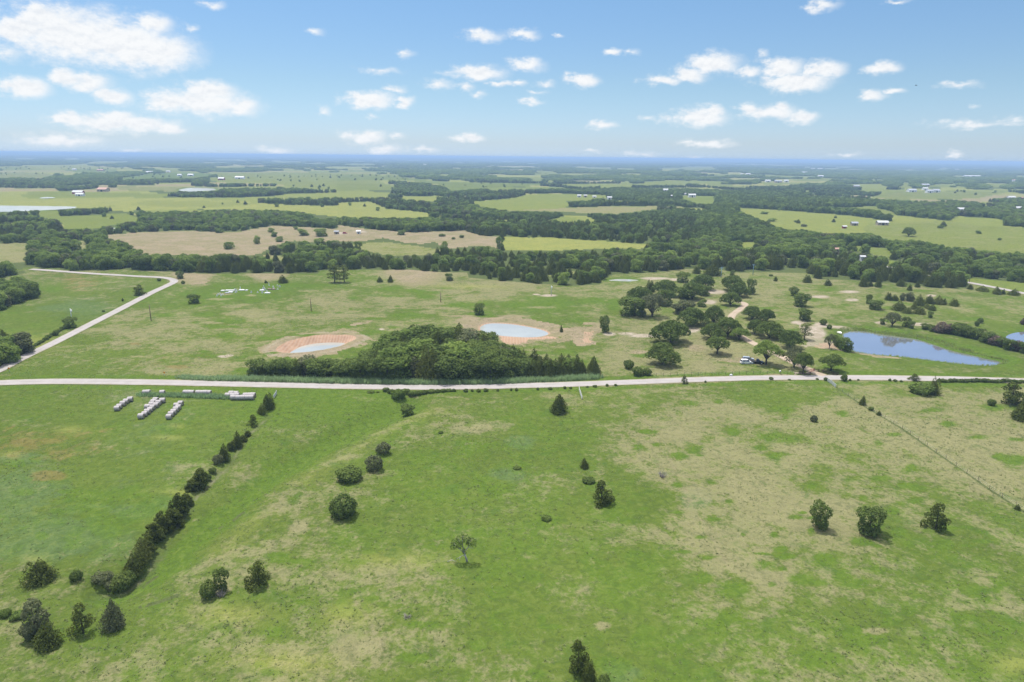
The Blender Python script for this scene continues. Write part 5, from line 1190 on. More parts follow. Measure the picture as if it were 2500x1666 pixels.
# the trees that show largest become things of their own
dep = np.array([proj(t[0], t[1], 0)[2] for t in allw]); pxs = np.array([float(proj(t[0], t[1], 0)[0]) for t in allw]); size = np.array([t[2] for t in allw]) / dep
vis = (pxs > -20) & (pxs < 2520)
ks = np.array([t[4] for t in allw])
quota = {0: 300 - sum(1 for q in NEAR if q[0].startswith('cedar')) - 6, 1: 290 - sum(1 for q in NEAR + HEDGE_D if q[0].startswith('round'))}
own = np.zeros(len(allw), bool)
for grp, sel in ((0, ks == 0), (1, ks > 0)):
    j = np.where(vis & sel)[0]; j = j[np.argsort(-size[j])][:quota[grp]]; own[j] = True
WL = {'roadside': 'wood beside the gravel road', 'west': 'wood at the left edge', 'corner': 'wood at the road junction corner'}
for i in np.where(own)[0]:
    tx, ty, th_, tw_, k_, zone = allw[i]; pxx = pxs[i]
    pyy = float(proj(tx, ty, 0)[1]); back = pyy < np.interp(pxx, FX, FY) - 7
    if zone == 'far':
        for lim, zl in ((300, 'wood along the upper side road'), (520, 'dark wood left of the graveyard'), (800, 'long wood behind the graveyard'), (1100, 'dark wood right of the tall pines'), (1480, 'dark wood above the milky pond'), (1760, 'treeline behind the oak clusters'), (2010, 'treeline behind the blue poles'), (2200, 'cedar belt above the blue pond'), (9999, 'cedar belt by the far road')):
            if pxx < lim: zone_l = zl; break
        zone_l = ('deep in the ' if back else 'front edge of the ') + zone_l
    elif zone == 'roadside': zone_l = 'low left arm of the roadside wood' if pxx < 870 else 'right end of the roadside wood' if pxx > 1270 else ('crown top of the roadside wood' if pyy < 905 else 'roadside front of the roadside wood')
    else: zone_l = WL[zone]
    big = 'tall ' if th_ > (7.5 if k_ else 6) else 'low ' if th_ < (5.5 if k_ else 4.6) else ''
    lab = big + {0: 'dark cedar, ', 1: 'green rounded tree, ', 2: 'dark green rounded tree, ', 3: 'grey green tree, ', 4: 'yellow green tree, '}[int(k_)] + zone_l
    plant(NAMEK[int(k_)], tx, ty, tw_, th_, lab, 'trees of the ' + zone_l)
rest = [allw[i] for i in np.where(~own)[0]]
# everything farther off: one wood, instanced from a few tree and grove shapes
def grove_mesh(seed, W, H, n_lobes, n_leaf, size):
    rg = np.random.default_rng(seed); lob = []
    for k in range(n_lobes):
        a = rg.uniform(0, 6.28); q = math.sqrt(rg.uniform(0, 1)) * W * .5; hh = H * rg.uniform(.55, 1.0); r = H * rg.uniform(.42, .75)
        lob.append((q * math.cos(a), q * math.sin(a), hh * .55, r, hh * .48))
    c, nrm = lobes_cloud(lob, n_leaf, rg, .75, .8, .45, .1)
    return leaf_mesh('grove', M['broad'], c, nrm, size, rg)
src = D.collections.new('wood_shapes'); order = []
def src_add(me):
    o = D.objects.new('shape_%02d' % len(order), me); src.objects.link(o); order.append(o); return len(order) - 1
def joined(kind, var):
    """one light mesh of crown and trunk for far copies"""
    return KIND[kind][var % len(KIND[kind])][0]
IDX = {0: [src_add(joined('cedar', v)) for v in (0, 1, 2, 3)], 1: [src_add(joined('round', v)) for v in range(5)], 2: [src_add(joined('round_oak', v)) for v in range(2)], 3: [src_add(joined('round_grey', 0))], 4: [src_add(joined('round_lime', 0))]}
DIMS = {i: KIND[k][v][2] for i, k, v in [(IDX[0][0], 'cedar', 0), (IDX[0][1], 'cedar', 1), (IDX[0][2], 'cedar', 2), (IDX[0][3], 'cedar', 3)] + [(IDX[1][v], 'round', v) for v in range(5)] + [(IDX[2][v], 'round_oak', v) for v in range(2)] + [(IDX[3][0], 'round_grey', 0), (IDX[4][0], 'round_lime', 0)]}
G2 = [src_add(grove_mesh(s_, 24, 8, 14, 2600, 1.3)) for s_ in (41, 42, 43)]
G3 = [src_add(grove_mesh(s_, 70, 9, 60, 5200, 2.6)) for s_ in (51, 52)]
G4 = [src_add(grove_mesh(s_, 190, 12, 150, 7000, 6.5)) for s_ in (61, 62)]
PX, PY_, SX, SZ, ID = [], [], [], [], []
for tx, ty, th_, tw_, k_, zone in rest + [(xf[i], yf[i], hf[i], hf[i] * 1.1, 1 if i % 3 else 0, 'f') for i in range(len(xf))]:
    ch = IDX[int(k_)]; ix = ch[RND.randrange(len(ch))]; W_, H_ = DIMS[ix]
    PX.append(tx); PY_.append(ty); SX.append(tw_ / W_); SZ.append(th_ / H_); ID.append(ix)
for r0, r1, dens, G, hh in ((2250, 6000, 190, G2, 8), (6000, 14000, 1500, G3, 9), (14000, 31500, 10500, G4, 12)):
    x, y = scatter(r0, r1, dens); ok, px, py = wood_test(x, y, np.full(len(x), hh * .9)); x, y = x[ok], y[ok]; print('band', r0, len(x))
    s_ = rng.uniform(.75, 1.2, len(x)); PX += list(x); PY_ += list(y); SX += list(s_); SZ += list(s_ * rng.uniform(.8, 1.2, len(x))); ID += list(rng.choice(G, len(x)))
PX = np.array(PX); PY_ = np.array(PY_); n = len(PX)
pm = D.meshes.new('woodland'); pm.vertices.add(n)
pm.vertices.foreach_set('co', np.stack([PX, PY_, ground_z(PX, PY_) - .1], 1).astype(np.float32).ravel())
for nm, dt, arr, prop in (('sx', 'FLOAT', SX, 'value'), ('sz', 'FLOAT', SZ, 'value'), ('ix', 'INT', ID, 'value'), ('rz', 'FLOAT', rng.uniform(0, 6.28, n), 'value')):
    at_ = pm.attributes.new(nm, dt, 'POINT'); at_.data.foreach_set(prop, np.asarray(arr, np.int32 if dt == 'INT' else np.float32))
wo = tag(link('woodland', pm), kind='stuff')
ng = D.node_groups.new('grow_wood', 'GeometryNodeTree')
ng.interface.new_socket(name='Geometry', in_out='INPUT', socket_type='NodeSocketGeometry'); ng.interface.new_socket(name='Geometry', in_out='OUTPUT', socket_type='NodeSocketGeometry')
def gn(t, **kw):
    nd = ng.nodes.new(t)
    for k, v in kw.items(): setattr(nd, k, v)
    return nd
gi, go = gn('NodeGroupInput'), gn('NodeGroupOutput'); ci = gn('GeometryNodeCollectionInfo'); ci.inputs['Collection'].default_value = src; ci.inputs['Separate Children'].default_value = True; ci.inputs['Reset Children'].default_value = True
ip = gn('GeometryNodeInstanceOnPoints'); ip.inputs['Pick Instance'].default_value = True
def na(name, dt='FLOAT'):
    nd = gn('GeometryNodeInputNamedAttribute', data_type=dt); nd.inputs[0].default_value = name; return nd.outputs['Attribute']
cs, cr = gn('ShaderNodeCombineXYZ'), gn('ShaderNodeCombineXYZ'); L_ = ng.links
sx = na('sx'); L_.new(sx, cs.inputs[0]); L_.new(sx, cs.inputs[1]); L_.new(na('sz'), cs.inputs[2]); L_.new(na('rz'), cr.inputs[2])
L_.new(gi.outputs[0], ip.inputs['Points']); L_.new(ci.outputs[0], ip.inputs['Instance']); L_.new(na('ix', 'INT'), ip.inputs['Instance Index']); L_.new(cr.outputs[0], ip.inputs['Rotation']); L_.new(cs.outputs[0], ip.inputs['Scale']); L_.new(ip.outputs[0], go.inputs[0])
wo.modifiers.new('wood', 'NODES').node_group = ng
print('instances', n)

# ---------------------------------------------------------------- air
def haze():
    mb = MB().box(-64000, 64000, -64000, 64000, -30, 82)
    mt = D.materials.new('haze_air'); mt.use_nodes = True; mt.node_tree.nodes.clear(); T = NT(mt.node_tree)
    v = T.new('ShaderNodeVolumePrincipled', {'Color': (.47, .68, 1.0, 1), 'Density': HAZE, 'Anisotropy': .0})
    T.l.new(v.outputs[0], T.new('ShaderNodeOutputMaterial').inputs['Volume'])
    tag(mb.obj('haze', mt), kind='stuff')
HAZE = 1.6e-4
haze()

# ---------------------------------------------------------------- wrapped round bales
def bale_parts():
    n = 22; prof = [(-.76, .60), (-.74, .70), (-.66, .76), (-.3, .785), (.1, .775), (.5, .785), (.66, .76), (.74, .70), (.76, .60)]
    v = [(x, r * math.cos(2 * math.pi * k / n), .77 + r * math.sin(2 * math.pi * k / n)) for x, r in prof for k in range(n)]
    f = [(i * n + k, i * n + (k + 1) % n, (i + 1) * n + (k + 1) % n, (i + 1) * n + k) for i in range(len(prof) - 1) for k in range(n)]
    w = MB().add(v, [q[::-1] for q in f]).mesh('wrap', M['bale'], True)
    ends = []
    for s in (-1, 1):
        e = MB(); ring = [(s * .745, .62 * math.cos(2 * math.pi * k / n), .77 + .62 * math.sin(2 * math.pi * k / n)) for k in range(n)]
        e.add(ring + [(s * .765, 0, .77)], [(k, (k + 1) % n, n) if s > 0 else ((k + 1) % n, k, n) for k in range(n)]); ends.append(e.mesh('straw_end', M['baleend']))
    return w, ends
BW, BE = bale_parts()
def bale(px, py, label, group, rz=0.0):
    x, y = at(px, py); o = empty('round_bale', (x, y, gz(x, y) - .03), rz + RND.uniform(-.12, .12), (RND.uniform(.96, 1.05),) * 3)
    link('wrap', BW, o); [link('straw_end', e_, o) for e_ in BE]; tag(o, label, 'hay bale', group)
A_ = lambda x, y: (270 + x / 11.765, 945 + y / 11.765)
ORD = ['nearest', 'second', 'third', 'fourth', 'fifth', 'sixth', 'seventh', 'eighth', 'ninth']
for i, p in enumerate([(195, 637), (262, 577), (368, 500), (457, 431), (572, 374)]):
    bale(*A_(p[0], p[1] + 42), 'pale wrapped round bale, %s from the viewer in the short left row of five' % ORD[i], 'bales laid out in the weedy field', .15)
for i, p in enumerate([(885, 865), (985, 797), (1065, 733), (1145, 669), (1213, 605), (1318, 540), (1385, 473), (1500, 410)]):
    bale(*A_(p[0], p[1] + 42), 'pale wrapped round bale, %s from the viewer in the long middle row' % ORD[i], 'bales laid out in the weedy field', .1)
for i, p in enumerate([(1075, 597), (1190, 521), (1240, 458), (1305, 396)]):
    bale(*A_(p[0], p[1] + 42), 'pale wrapped round bale, %s of the four doubled up left of the middle row' % ['nearest', 'second', 'third', 'farthest'][i], 'bales laid out in the weedy field', -.1)
for i, p in enumerate([(1685, 878), (1748, 802), (1820, 736), (1890, 664), (1955, 600), (1905, 552), (2020, 487)]):
    bale(*A_(p[0], p[1] + 42), 'pale wrapped round bale, %s from the viewer in the ragged right row' % ORD[i], 'bales laid out in the weedy field', .1)
B_ = lambda x, y: (340 + x / 6.92, 945 + y / 6.92)
for p in [(105, 100), (150, 100), (395, 106), (790, 106), (830, 106), (890, 108), (1000, 106), (1050, 106), (1120, 108), (1180, 106)]:
    bale(*B_(p[0], p[1] + 24), 'old round bale half buried in tall weeds below the gravel road', 'old bales sunk in the weed strip')
for i, p in enumerate([(1500, 155), (1578, 155), (1655, 152), (1590, 192), (1672, 192), (1752, 192), (1825, 190), (1898, 190), (1800, 152), (1870, 150), (1925, 150), (1560, 122), (1640, 120)]):
    row = 'front' if p[1] > 180 else 'back' if p[1] < 140 else 'middle'
    bale(*B_(p[0], p[1] + 24), 'pale round bale in the %s line of the tight stack by the road fence corner' % row, 'bales pushed together at the end of the weed strip')

# ---------------------------------------------------------------- blades: canes, reeds, weeds, pasture tufts
def tufts(name, pts, hts, mat, nb, spread, wid, seed, lean=.35):
    rg = np.random.default_rng(seed); n = len(pts); P0 = np.repeat(pts, nb, 0); H0 = np.repeat(hts, nb) * rg.uniform(.55, 1.1, n * nb)
    a = rg.uniform(0, 6.28, n * nb); q = rg.uniform(0, 1, n * nb) * np.repeat(np.full(n, spread), nb)
    B = P0 + np.stack([q * np.cos(a), q * np.sin(a), 0 * a - .05], 1); L = lean * H0 * rg.uniform(.2, 1.2, n * nb); d = rg.uniform(0, 6.28, n * nb)
    dx = np.stack([np.cos(d), np.sin(d), 0 * d], 1); t = np.stack([-np.sin(d), np.cos(d), 0 * d], 1) * (wid * rg.uniform(.6, 1.3, n * nb))[:, None]
    M1 = B + dx * (L * .35)[:, None]; M1[:, 2] += H0 * .6; TP = B + dx * L[:, None]; TP[:, 2] += H0
    V = np.stack([B - t * .5, B + t * .5, M1 + t * .5, TP, M1 - t * .5], 1).reshape(-1, 3); k = np.arange(n * nb)[:, None] * 5
    F = np.concatenate([k + np.array([[0, 1, 2, 4]])]); F2 = k + np.array([[4, 2, 3, 3]])
    me = D.meshes.new(name); me.vertices.add(len(V)); me.vertices.foreach_set('co', V.astype(np.float32).ravel())
    tri = np.concatenate([k + np.array([[0, 1, 2]]), k + np.array([[0, 2, 4]]), k + np.array([[4, 2, 3]])]).astype(np.int32)
    me.loops.add(tri.size); me.loops.foreach_set('vertex_index', tri.ravel()); me.polygons.add(len(tri)); me.polygons.foreach_set('loop_start', np.arange(0, tri.size, 3, dtype=np.int32)); me.update(calc_edges=True)
    me.materials.append(mat)
    tn = np.repeat(np.repeat(rg.beta(1.2, 2.2, n), nb), 5); at_ = me.attributes.new('tone', 'FLOAT', 'POINT'); at_.data.foreach_set('value', tn.astype(np.float32))
    return tag(link(name, me), kind='stuff')
def along(pts, n, wid, rg):
    w_ = world(pts); seg = [math.hypot(b[0] - a[0], b[1] - a[1]) for a, b in zip(w_[:-1], w_[1:])]; cs_ = np.cumsum([0] + seg)
    s_ = rg.uniform(0, cs_[-1], n); x = np.interp(s_, cs_, [p[0] for p in w_]); y = np.interp(s_, cs_, [p[1] for p in w_])
    x = x + rg.normal(0, wid * .3, n); y = y + rg.uniform(-wid, wid, n) * .5
    return np.stack([x, y, ground_z(x, y)], 1)
rg = np.random.default_rng(5)
p_ = along([(440, 922), (500, 927), (620, 929), (735, 932), (850, 935), (1000, 937), (1200, 936.5), (1290, 932), (1380, 928), (1460, 923)], 3600, 3.2, rg)
fade = np.interp(p_[:, 0], [p_[:, 0].min(), p_[:, 0].min() + 25], [.55, 1.0])
tufts('cane_grass', p_, 1.75 * fade * rg.uniform(.7, 1.25, len(p_)), M['reed'], 9, .45, .10, 1)
p_ = along([(344, 966), (420, 967), (500, 970), (560, 973), (592, 970)], 900, 2.6, rg)
tufts('tall_weeds', p_, 1.15 * rg.uniform(.6, 1.3, len(p_)), M['reed'], 8, .45, .09, 2)
pp = []
for nm, wp, lv, sl, berm, mt, cx, cy, rad, hc in PW:
    if nm != 'fishing_pond': continue
    for i in range(2400):
        k = rg.integers(len(wp)); a, b = wp[k], wp[(k + 1) % len(wp)]; t = rg.uniform(); x = a[0] + (b[0] - a[0]) * t; y = a[1] + (b[1] - a[1]) * t
        back = y > cy - .35 * (x - cx); dd = rg.uniform(-.6, 3.0 if back else 1.0) if back or rg.uniform() < .35 else None
        if dd is None: continue
        r_ = math.hypot(x - cx, y - cy); x += (x - cx) / r_ * dd; y += (y - cy) / r_ * dd * (1 if back else 1)
        pp.append((x, y, max(gz(x, y), hc + lv - .1)))
pp = np.array(pp); tufts('pond_reeds', pp, .9 * rg.uniform(.5, 1.2, len(pp)), M['rush'], 5, .4, .08, 3)
# pasture tufts over the nearest ground
n = 60000; amax = math.radians(43); r = np.sqrt(rg.uniform(78 ** 2, 330 ** 2, n) ** 1.0); a = rg.uniform(-amax, amax, n); x = r * np.sin(a); y = r * np.cos(a)
keep = (vnoise(x, y, 30, 73) * .5 + rng.uniform(0, .5, n) > .42) & (rg.uniform(0, 1, n) < np.interp(r, [80, 330], [1, .45]))
for k_ in RW:
    j = np.where(keep)[0]; keep[j[seg_dist(x[j], y[j], RW[k_]) < ROADS[k_][1] * .55]] = False
for nm, wp, lv, sl, berm, mt, cx, cy, rad, hc in PW: keep &= np.hypot(x - cx, y - cy) > rad + 8
x, y = x[keep], y[keep]; print('tufts', len(x))
hh = .12 + .22 * vnoise(x, y, 9, 74) * rg.uniform(.5, 1.4, len(x))
tufts('pasture_grass', np.stack([x, y, ground_z(x, y)], 1), hh, M['tuft'], 5, .22, .12, 4, 1.6)

# ---------------------------------------------------------------- parked vehicles
def extrude_profile(prof, y0, y1, inset=0.0, top=None):
    """side outline (x, z) swept across the width; points above 'top' lean in by inset"""
    n = len(prof); v = []
    for s, yy in ((0, y0), (1, y1)):
        for x, z in prof:
            k = 0 if top is None or z <= top else inset * (1 if s == 0 else -1)
            v.append((x, yy + k, z))
    f = [tuple(range(n))[::-1], tuple(range(n, 2 * n))] + [(i, (i + 1) % n, n + (i + 1) % n, n + i) for i in range(n)]
    return MB().add(v, [q[::-1] for q in f])
def wheel(parent, x, y, r=.34, name='wheel'):
    n = 18; w_ = empty(name, (x, y, r)); w_.parent = parent
    def disc(rad, hw): 
        v = [(rad * math.cos(2 * math.pi * k / n), s * hw, rad * math.sin(2 * math.pi * k / n)) for s in (-1, 1) for k in range(n)]
        return MB().add(v, [tuple(range(n)), tuple(range(n, 2 * n))[::-1]] + [(k, n + k, n + (k + 1) % n, (k + 1) % n) for k in range(n)])
    disc(r, .11).obj('tyre', M['rubber'], w_); disc(r * .62, .125).obj('rim', M['metal'], w_)
def car(px, py, rz, paint, label, L=4.5, W=1.84, H=1.68, truck=False, name='parked_car', cat='car'):
    x, y = at(px, py); o = empty(name, (x, y, gz(x, y)), rz); h = L / 2
    low = [(-h, .38), (-h + .05, .62), (-h + .12, .92), (-h * .55, 1.0), (h * .40, .98), (h * .93, .86), (h, .66), (h, .38), (h * .80, .26), (-h * .85, .26)]
    extrude_profile(low, -W / 2, W / 2).obj('body', M[paint], o)
    if truck: cab = [(-h * .10, .98), (-h * .04, H - .06), (h * .02, H), (h * .28, H), (h * .55, .97)]
    else: cab = [(-h * .93, .96), (-h * .84, H - .10), (-h * .70, H), (h * .12, H), (h * .22, H - .05), (h * .52, .97)]
    extrude_profile(cab, -W / 2 + .05, W / 2 - .05, .16, 1.1).obj('cabin', M[paint], o)
    x0, x1 = cab[0][0] + .16, cab[-1][0] - .22
    for s in (-1, 1):
        g = MB(); yy = s * (W / 2 - .035); yt = s * (W / 2 - .165); zt = H - .14
        for a, b in ((x0 + .05, (x0 + x1) / 2 - .05), ((x0 + x1) / 2 + .05, x1 - .05)):
            ta = a + (.10 if a < 0 else 0); tb = b - (.30 if b > x1 - .1 else 0)
            q = [(a, yy, 1.04), (b, yy, 1.04), (tb, yt, zt), (ta, yt, zt)]; g.add(q, [(0, 1, 2, 3) if s < 0 else (3, 2, 1, 0)])
        g.obj('side_window', M['glassdark'], o)
    ws = MB().add([(cab[-1][0] + .015, -W / 2 + .12, 1.0), (cab[-1][0] + .015, W / 2 - .12, 1.0), (cab[-2][0] + .04, W / 2 - .28, H - .08), (cab[-2][0] + .04, -W / 2 + .28, H - .08)], [(0, 1, 2, 3)])
    ws.obj('windscreen', M['glassdark'], o)
    rw = MB().add([(cab[0][0] - .015, W / 2 - .14, 1.02), (cab[0][0] - .015, -W / 2 + .14, 1.02), (cab[1][0] - .02, -W / 2 + .26, H - .16), (cab[1][0] - .02, W / 2 - .26, H - .16)], [(0, 1, 2, 3)])
    rw.obj('rear_window', M['glassdark'], o)
    if truck:
        MB().box(-h + .18, -h * .14, -W / 2 + .12, W / 2 - .12, .985, 1.0).obj('truck_bed', M['rubber'], o)
    for sx_ in (-1, 1):
        for sy_ in (-1, 1): wheel(o, sx_ * h * .62, sy_ * (W / 2 - .06))
    for s in (-1, 1):
        MB().box(h - .05, h + .012, s * .62 - .16, s * .62 + .16, .62, .76).obj('headlight', M['roofwhite'], o)
        MB().box(-h - .012, -h + .12, s * .70 - .12, s * .70 + .12, .66, .84).obj('tail_light', M['red'], o)
    return tag(o, label, cat)
car(1821.5, 888, .05, 'carwhite', 'white suv parked nearest under the oaks beside the black truck')
car(1826, 880.5, -.18, 'carsilver', 'pale silver car parked directly behind the white suv', H=1.5)
car(1847.5, 888, -.12, 'carblack', 'black pickup truck parked right of the white suv in tree shade', L=5.0, H=1.78, truck=True)
car(842, 571, .3, 'reddish', 'small red car in the farmyard on the far hill')

# ---------------------------------------------------------------- graveyard
G_ = lambda x, y: (510 + x / 11.765, 680 + y / 11.765)
def stone_mesh(w_, h_, round_=True):
    pr = [(-w_ / 2, 0), (w_ / 2, 0), (w_ / 2, h_ * .75)] + ([(w_ / 2 * math.cos(t), h_ * .75 + h_ * .25 * math.sin(t)) for t in (.5, 1.0, 1.57, 2.1, 2.6)] if round_ else [(w_ / 2, h_), (-w_ / 2, h_)]) + [(-w_ / 2, h_ * .75)]
    n = len(pr); v = [(x, s * .09, z - .05) for s in (-1, 1) for x, z in pr]
    return MB().add(v, [tuple(range(n)), tuple(range(n, 2 * n))[::-1]] + [(i, n + i, n + (i + 1) % n, (i + 1) % n) for i in range(n)])
base_me = MB().box(-.5, .5, -.22, .22, -.05, .14).mesh('plinth', M['stone']); st_a = stone_mesh(.75, 1.15).mesh('headstone_slab', M['stone']); st_b = stone_mesh(.55, .9, False).mesh('headstone_slab', M['stone'])
obel = MB().box(-.3, .3, -.3, .3, 0, .4).add([(-.2, -.2, .4), (.2, -.2, .4), (.2, .2, .4), (-.2, .2, .4), (-.12, -.12, 1.9), (.12, -.12, 1.9), (.12, .12, 1.9), (-.12, .12, 1.9), (0, 0, 2.15)], [(0, 1, 5, 4), (1, 2, 6, 5), (2, 3, 7, 6), (3, 0, 4, 7), (4, 5, 8), (5, 6, 8), (6, 7, 8), (7, 4, 8)])
obel_me = obel.mesh('shaft', M['stone'])
up = [(232, 500), (268, 468), (328, 440), (352, 494), (405, 462), (745, 332), (795, 335), (765, 405), (800, 380), (1217, 400), (1405, 402), (1535, 415), (1632, 335), (1675, 395), (1845, 240), (1862, 290), (1975, 212), (2038, 240), (1978, 305), (1545, 310), (1600, 290)]
for i, p in enumerate(up):
    x, y = at(*G_(p[0], p[1] + 12)); o = empty('gravestone', (x, y, gz(x, y)), RND.uniform(-.3, .3)); link('plinth', base_me, o); link('headstone_slab', st_a if i % 2 else st_b, o)
    side = 'left end of the graveyard' if p[0] < 500 else 'middle of the graveyard' if p[0] < 1100 else 'right half of the graveyard'
    if i in (9, 10, 11): lab = ('lone white headstone, %s of three spaced along the front of the graveyard' % ['left', 'middle', 'right'][i - 9]); tag(o, lab, 'gravestone', 'upright white gravestones')
    else: tag(o, 'small upright white headstone at the ' + side, 'gravestone', 'upright white gravestones, ' + side)
for p, lab in (((1578, 290), 'tall white obelisk monument in the right half of the graveyard'), ((1728, 205), 'bluish white monument standing alone at the back of the graveyard'), ((905, 318), 'white monument on the low platform in the middle of the graveyard')):
    x, y = at(*G_(p[0], p[1] + 12)); o = link('grave_monument', obel_me, None, (x, y, gz(x, y))); tag(o, lab, 'monument')
for px_, py_, wpx, c, lab in ((400, 362, 95, 'stone', 'thin white ledger slab at the back left of the graveyard'), (600, 356, 245, 'stone', 'longest white grave slab at the back left of the graveyard'), (625, 405, 120, 'stone', 'white grave slab in front of the longest one'),
        (525, 425, 110, 'roofgrey', 'grey grave slab at the left front of the graveyard'), (945, 345, 150, 'stone', 'pinkish white low platform in the middle of the graveyard'), (1082, 350, 60, 'stone', 'short white slab right of the low platform'), (1525, 352, 120, 'stone', 'white slab below the tall obelisk'),
        (1680, 428, 150, 'stone', 'bright white slab at the front right of the graveyard'), (1740, 318, 95, 'pinkstone', 'dark brown grave bed on the right of the graveyard'), (1860, 322, 85, 'pinkstone', 'smaller brown grave bed at the right end of the graveyard')):
    x, y = at(*G_(px_, py_)); wm = wpx / 11.765 * .238
    mb = MB().box(-wm / 2, wm / 2, -.95, .95, -.05, .38); mb.box(-wm / 2 + .12, wm / 2 - .12, -.83, .83, .382, .46)
    tag(mb.obj('grave_slab', M[c], None, loc=(x, y, gz(x, y))), lab, 'grave slab')

# ---------------------------------------------------------------- poles, signs, fences, gates, dock
def pole(px, py, hpx, mat, label, arm=False, box=False):
    x, y = at(px, py); mp = float(proj(x, y, 0)[2]) / FPX; h = hpx * mp / CP; r_ = .16 + .00012 * math.hypot(x, y); z = gz(x, y)
    o = empty('utility_pole', (x, y, z)); MB().tube([(0, 0, -.3), (0, 0, h)], [r_, r_ * .7], 8).obj('post', M[mat], o, True)
    if arm: MB().box(-1.3, 1.3, -.12, .12, h - .75, h - .5).obj('crossarm', M[mat], o)
    if box: MB().tube([(.35, 0, h - 1.6), (.35, 0, h - .6)], [.32, .32], 10).obj('transformer', M['white'], o, True)
    tag(o, label, 'utility pole')
pole(369, 783, 38, 'pole', 'brown wooden pole standing in the pasture right of the side road')
pole(760, 760, 31, 'pole', 'wooden pole alone in the pasture above the dug pond')
pole(1076, 738, 24, 'pole', 'thin wooden pole left of the egg shaped tree')
pole(1345.7, 722, 24, 'metal', 'grey pole with white transformer in the middle of the upper pasture', box=True)
pole(1760, 678, 25, 'bluepole', 'blue grey pole with crossarm, left of two above the oaks', arm=True)
pole(1838, 671, 25, 'bluepole', 'blue grey pole with crossarm, right of two above the oaks', arm=True)
pole(2072.5, 646, 13, 'bluepole', 'small blue grey pole with crossarm in front of the far houses', arm=True)
pole(2366, 690, 12, 'pole', 'short grey pole beside the far road')
pole(177.3, 792, 38, 'metal', 'thin pale pole behind the round tree left of the side road', box=True)
for px, py, lab in ((23, 908, 'orange diamond sign at the mouth of the side road'), (402, 918, 'orange diamond sign on the far verge of the gravel road')):
    x, y = at(px, py); o = empty('road_sign', (x, y, gz(x, y))); MB().box(-.04, .04, -.04, .04, -.2, 1.7).obj('post', M['metal'], o)
    MB().add([(0, -.07, .75), (.48, -.07, 1.23), (0, -.07, 1.71), (-.48, -.07, 1.23), (0, -.045, .75), (.48, -.045, 1.23), (0, -.045, 1.71), (-.48, -.045, 1.23)], [(0, 1, 2, 3), (7, 6, 5, 4), (0, 4, 5, 1), (1, 5, 6, 2), (2, 6, 7, 3), (3, 7, 4, 0)]).obj('sign_panel', M['orange'], o)
    tag(o, lab, 'road sign')
x, y = at(1904, 914); o = empty('mailbox', (x, y, gz(x, y))); MB().box(-.05, .05, -.05, .05, -.2, .95).obj('post', M['post'], o)
mb = MB().box(-.26, .26, -.32, .32, .95, 1.2); mb.tube([(0, -.32, 1.2), (0, .32, 1.2)], [.255, .255], 14); mb.obj('box', M['white'], o); tag(o, 'white mailbox on a post behind the roadside wire fence', 'mailbox')
x, y = at(1785, 918); mb = MB(); rr_ = np.random.default_rng(3)
mb.tube([(-.5, 0, .1), (-.25, .1, .3), (.2, 0, .32), (.55, .05, .1)], [.18, .34, .32, .12], 7); tag(mb.obj('rock', M['stone'], None, loc=(x, y, gz(x, y))), 'pale rock on the grass verge left of the roadside bushes', 'rock')

def fence_line(name, pts, spacing, ph, mat, label, rails=(), wires=(), pr=.055, rail_mat=None, cat='fence'):
    w_ = world(pts); seg = [math.hypot(b[0] - a[0], b[1] - a[1]) for a, b in zip(w_[:-1], w_[1:])]; cs_ = np.cumsum([0] + seg); n = max(1, round(cs_[-1] / spacing))
    s_ = np.linspace(0, cs_[-1], n + 1); X = np.interp(s_, cs_, [p[0] for p in w_]); Y = np.interp(s_, cs_, [p[1] for p in w_]); Z = ground_z(X, Y)
    o = empty(name, (X[0], Y[0], Z[0])); pm_ = MB().tube([(0, 0, -.3), (0, 0, ph)], [pr, pr * .85], 6).mesh('post', M[mat], True)
    for a, b, c in zip(X, Y, Z): link('post', pm_, o, (a - X[0], b - Y[0], c - Z[0]))
    for zz in rails:
        mb = MB()
        for i in range(n):
            p, q = (X[i] - X[0], Y[i] - Y[0], Z[i] - Z[0] + zz), (X[i + 1] - X[0], Y[i + 1] - Y[0], Z[i + 1] - Z[0] + zz)
            L = math.hypot(q[0] - p[0], q[1] - p[1]); a = math.atan2(q[1] - p[1], q[0] - p[0]); mb.box(0, L, -.035, .035, -.09, .09, a, (p[0] + .07 * math.sin(a), p[1] - .07 * math.cos(a), (p[2] + q[2]) / 2))
        mb.obj('rail', M[rail_mat or mat], o)
    for zz in wires:
        mb = MB(); mb.tube([(a - X[0], b - Y[0], c - Z[0] + zz) for a, b, c in zip(X, Y, Z)], [.006] * (n + 1), 4); mb.obj('wire', M['metal'], o)
    return tag(o, label, cat)
fence_line('wire_fence', [(1585, 919), (1700, 917), (1800, 914.5), (1940, 913.5)], 2.5, 1.25, 'post', 'low wire fence with thin posts between the oak meadow and the gravel road', wires=(.4, .75, 1.1))
FENCE = [(2017, 929), (2038, 943), (2062, 961), (2096, 984), (2146, 1014), (2196, 1043), (2260, 1088), (2324, 1132), (2374, 1166), (2428, 1204), (2478, 1236), (2520, 1262), (2600, 1310)]
fence_line('wire_fence', FENCE, 4.2, 1.2, 'post', 'long wire fence running down the dry pasture to the right edge', wires=(.35, .7, 1.05), pr=.045)
fence_line('wooden_fence', [(1950, 914), (1964, 915), (1978, 916)], 2.0, 1.25, 'darkwood', 'short dark red wooden rail fence left of the driveway entrance', rails=(.3, .68, 1.06), pr=.09)
fence_line('wooden_fence', [(1986, 907.5), (2002, 911), (2012, 914), (2024, 916.5), (2046, 917)], 2.0, 1.25, 'darkwood', 'long dark red wooden rail fence right of the driveway entrance', rails=(.3, .68, 1.06), pr=.09)
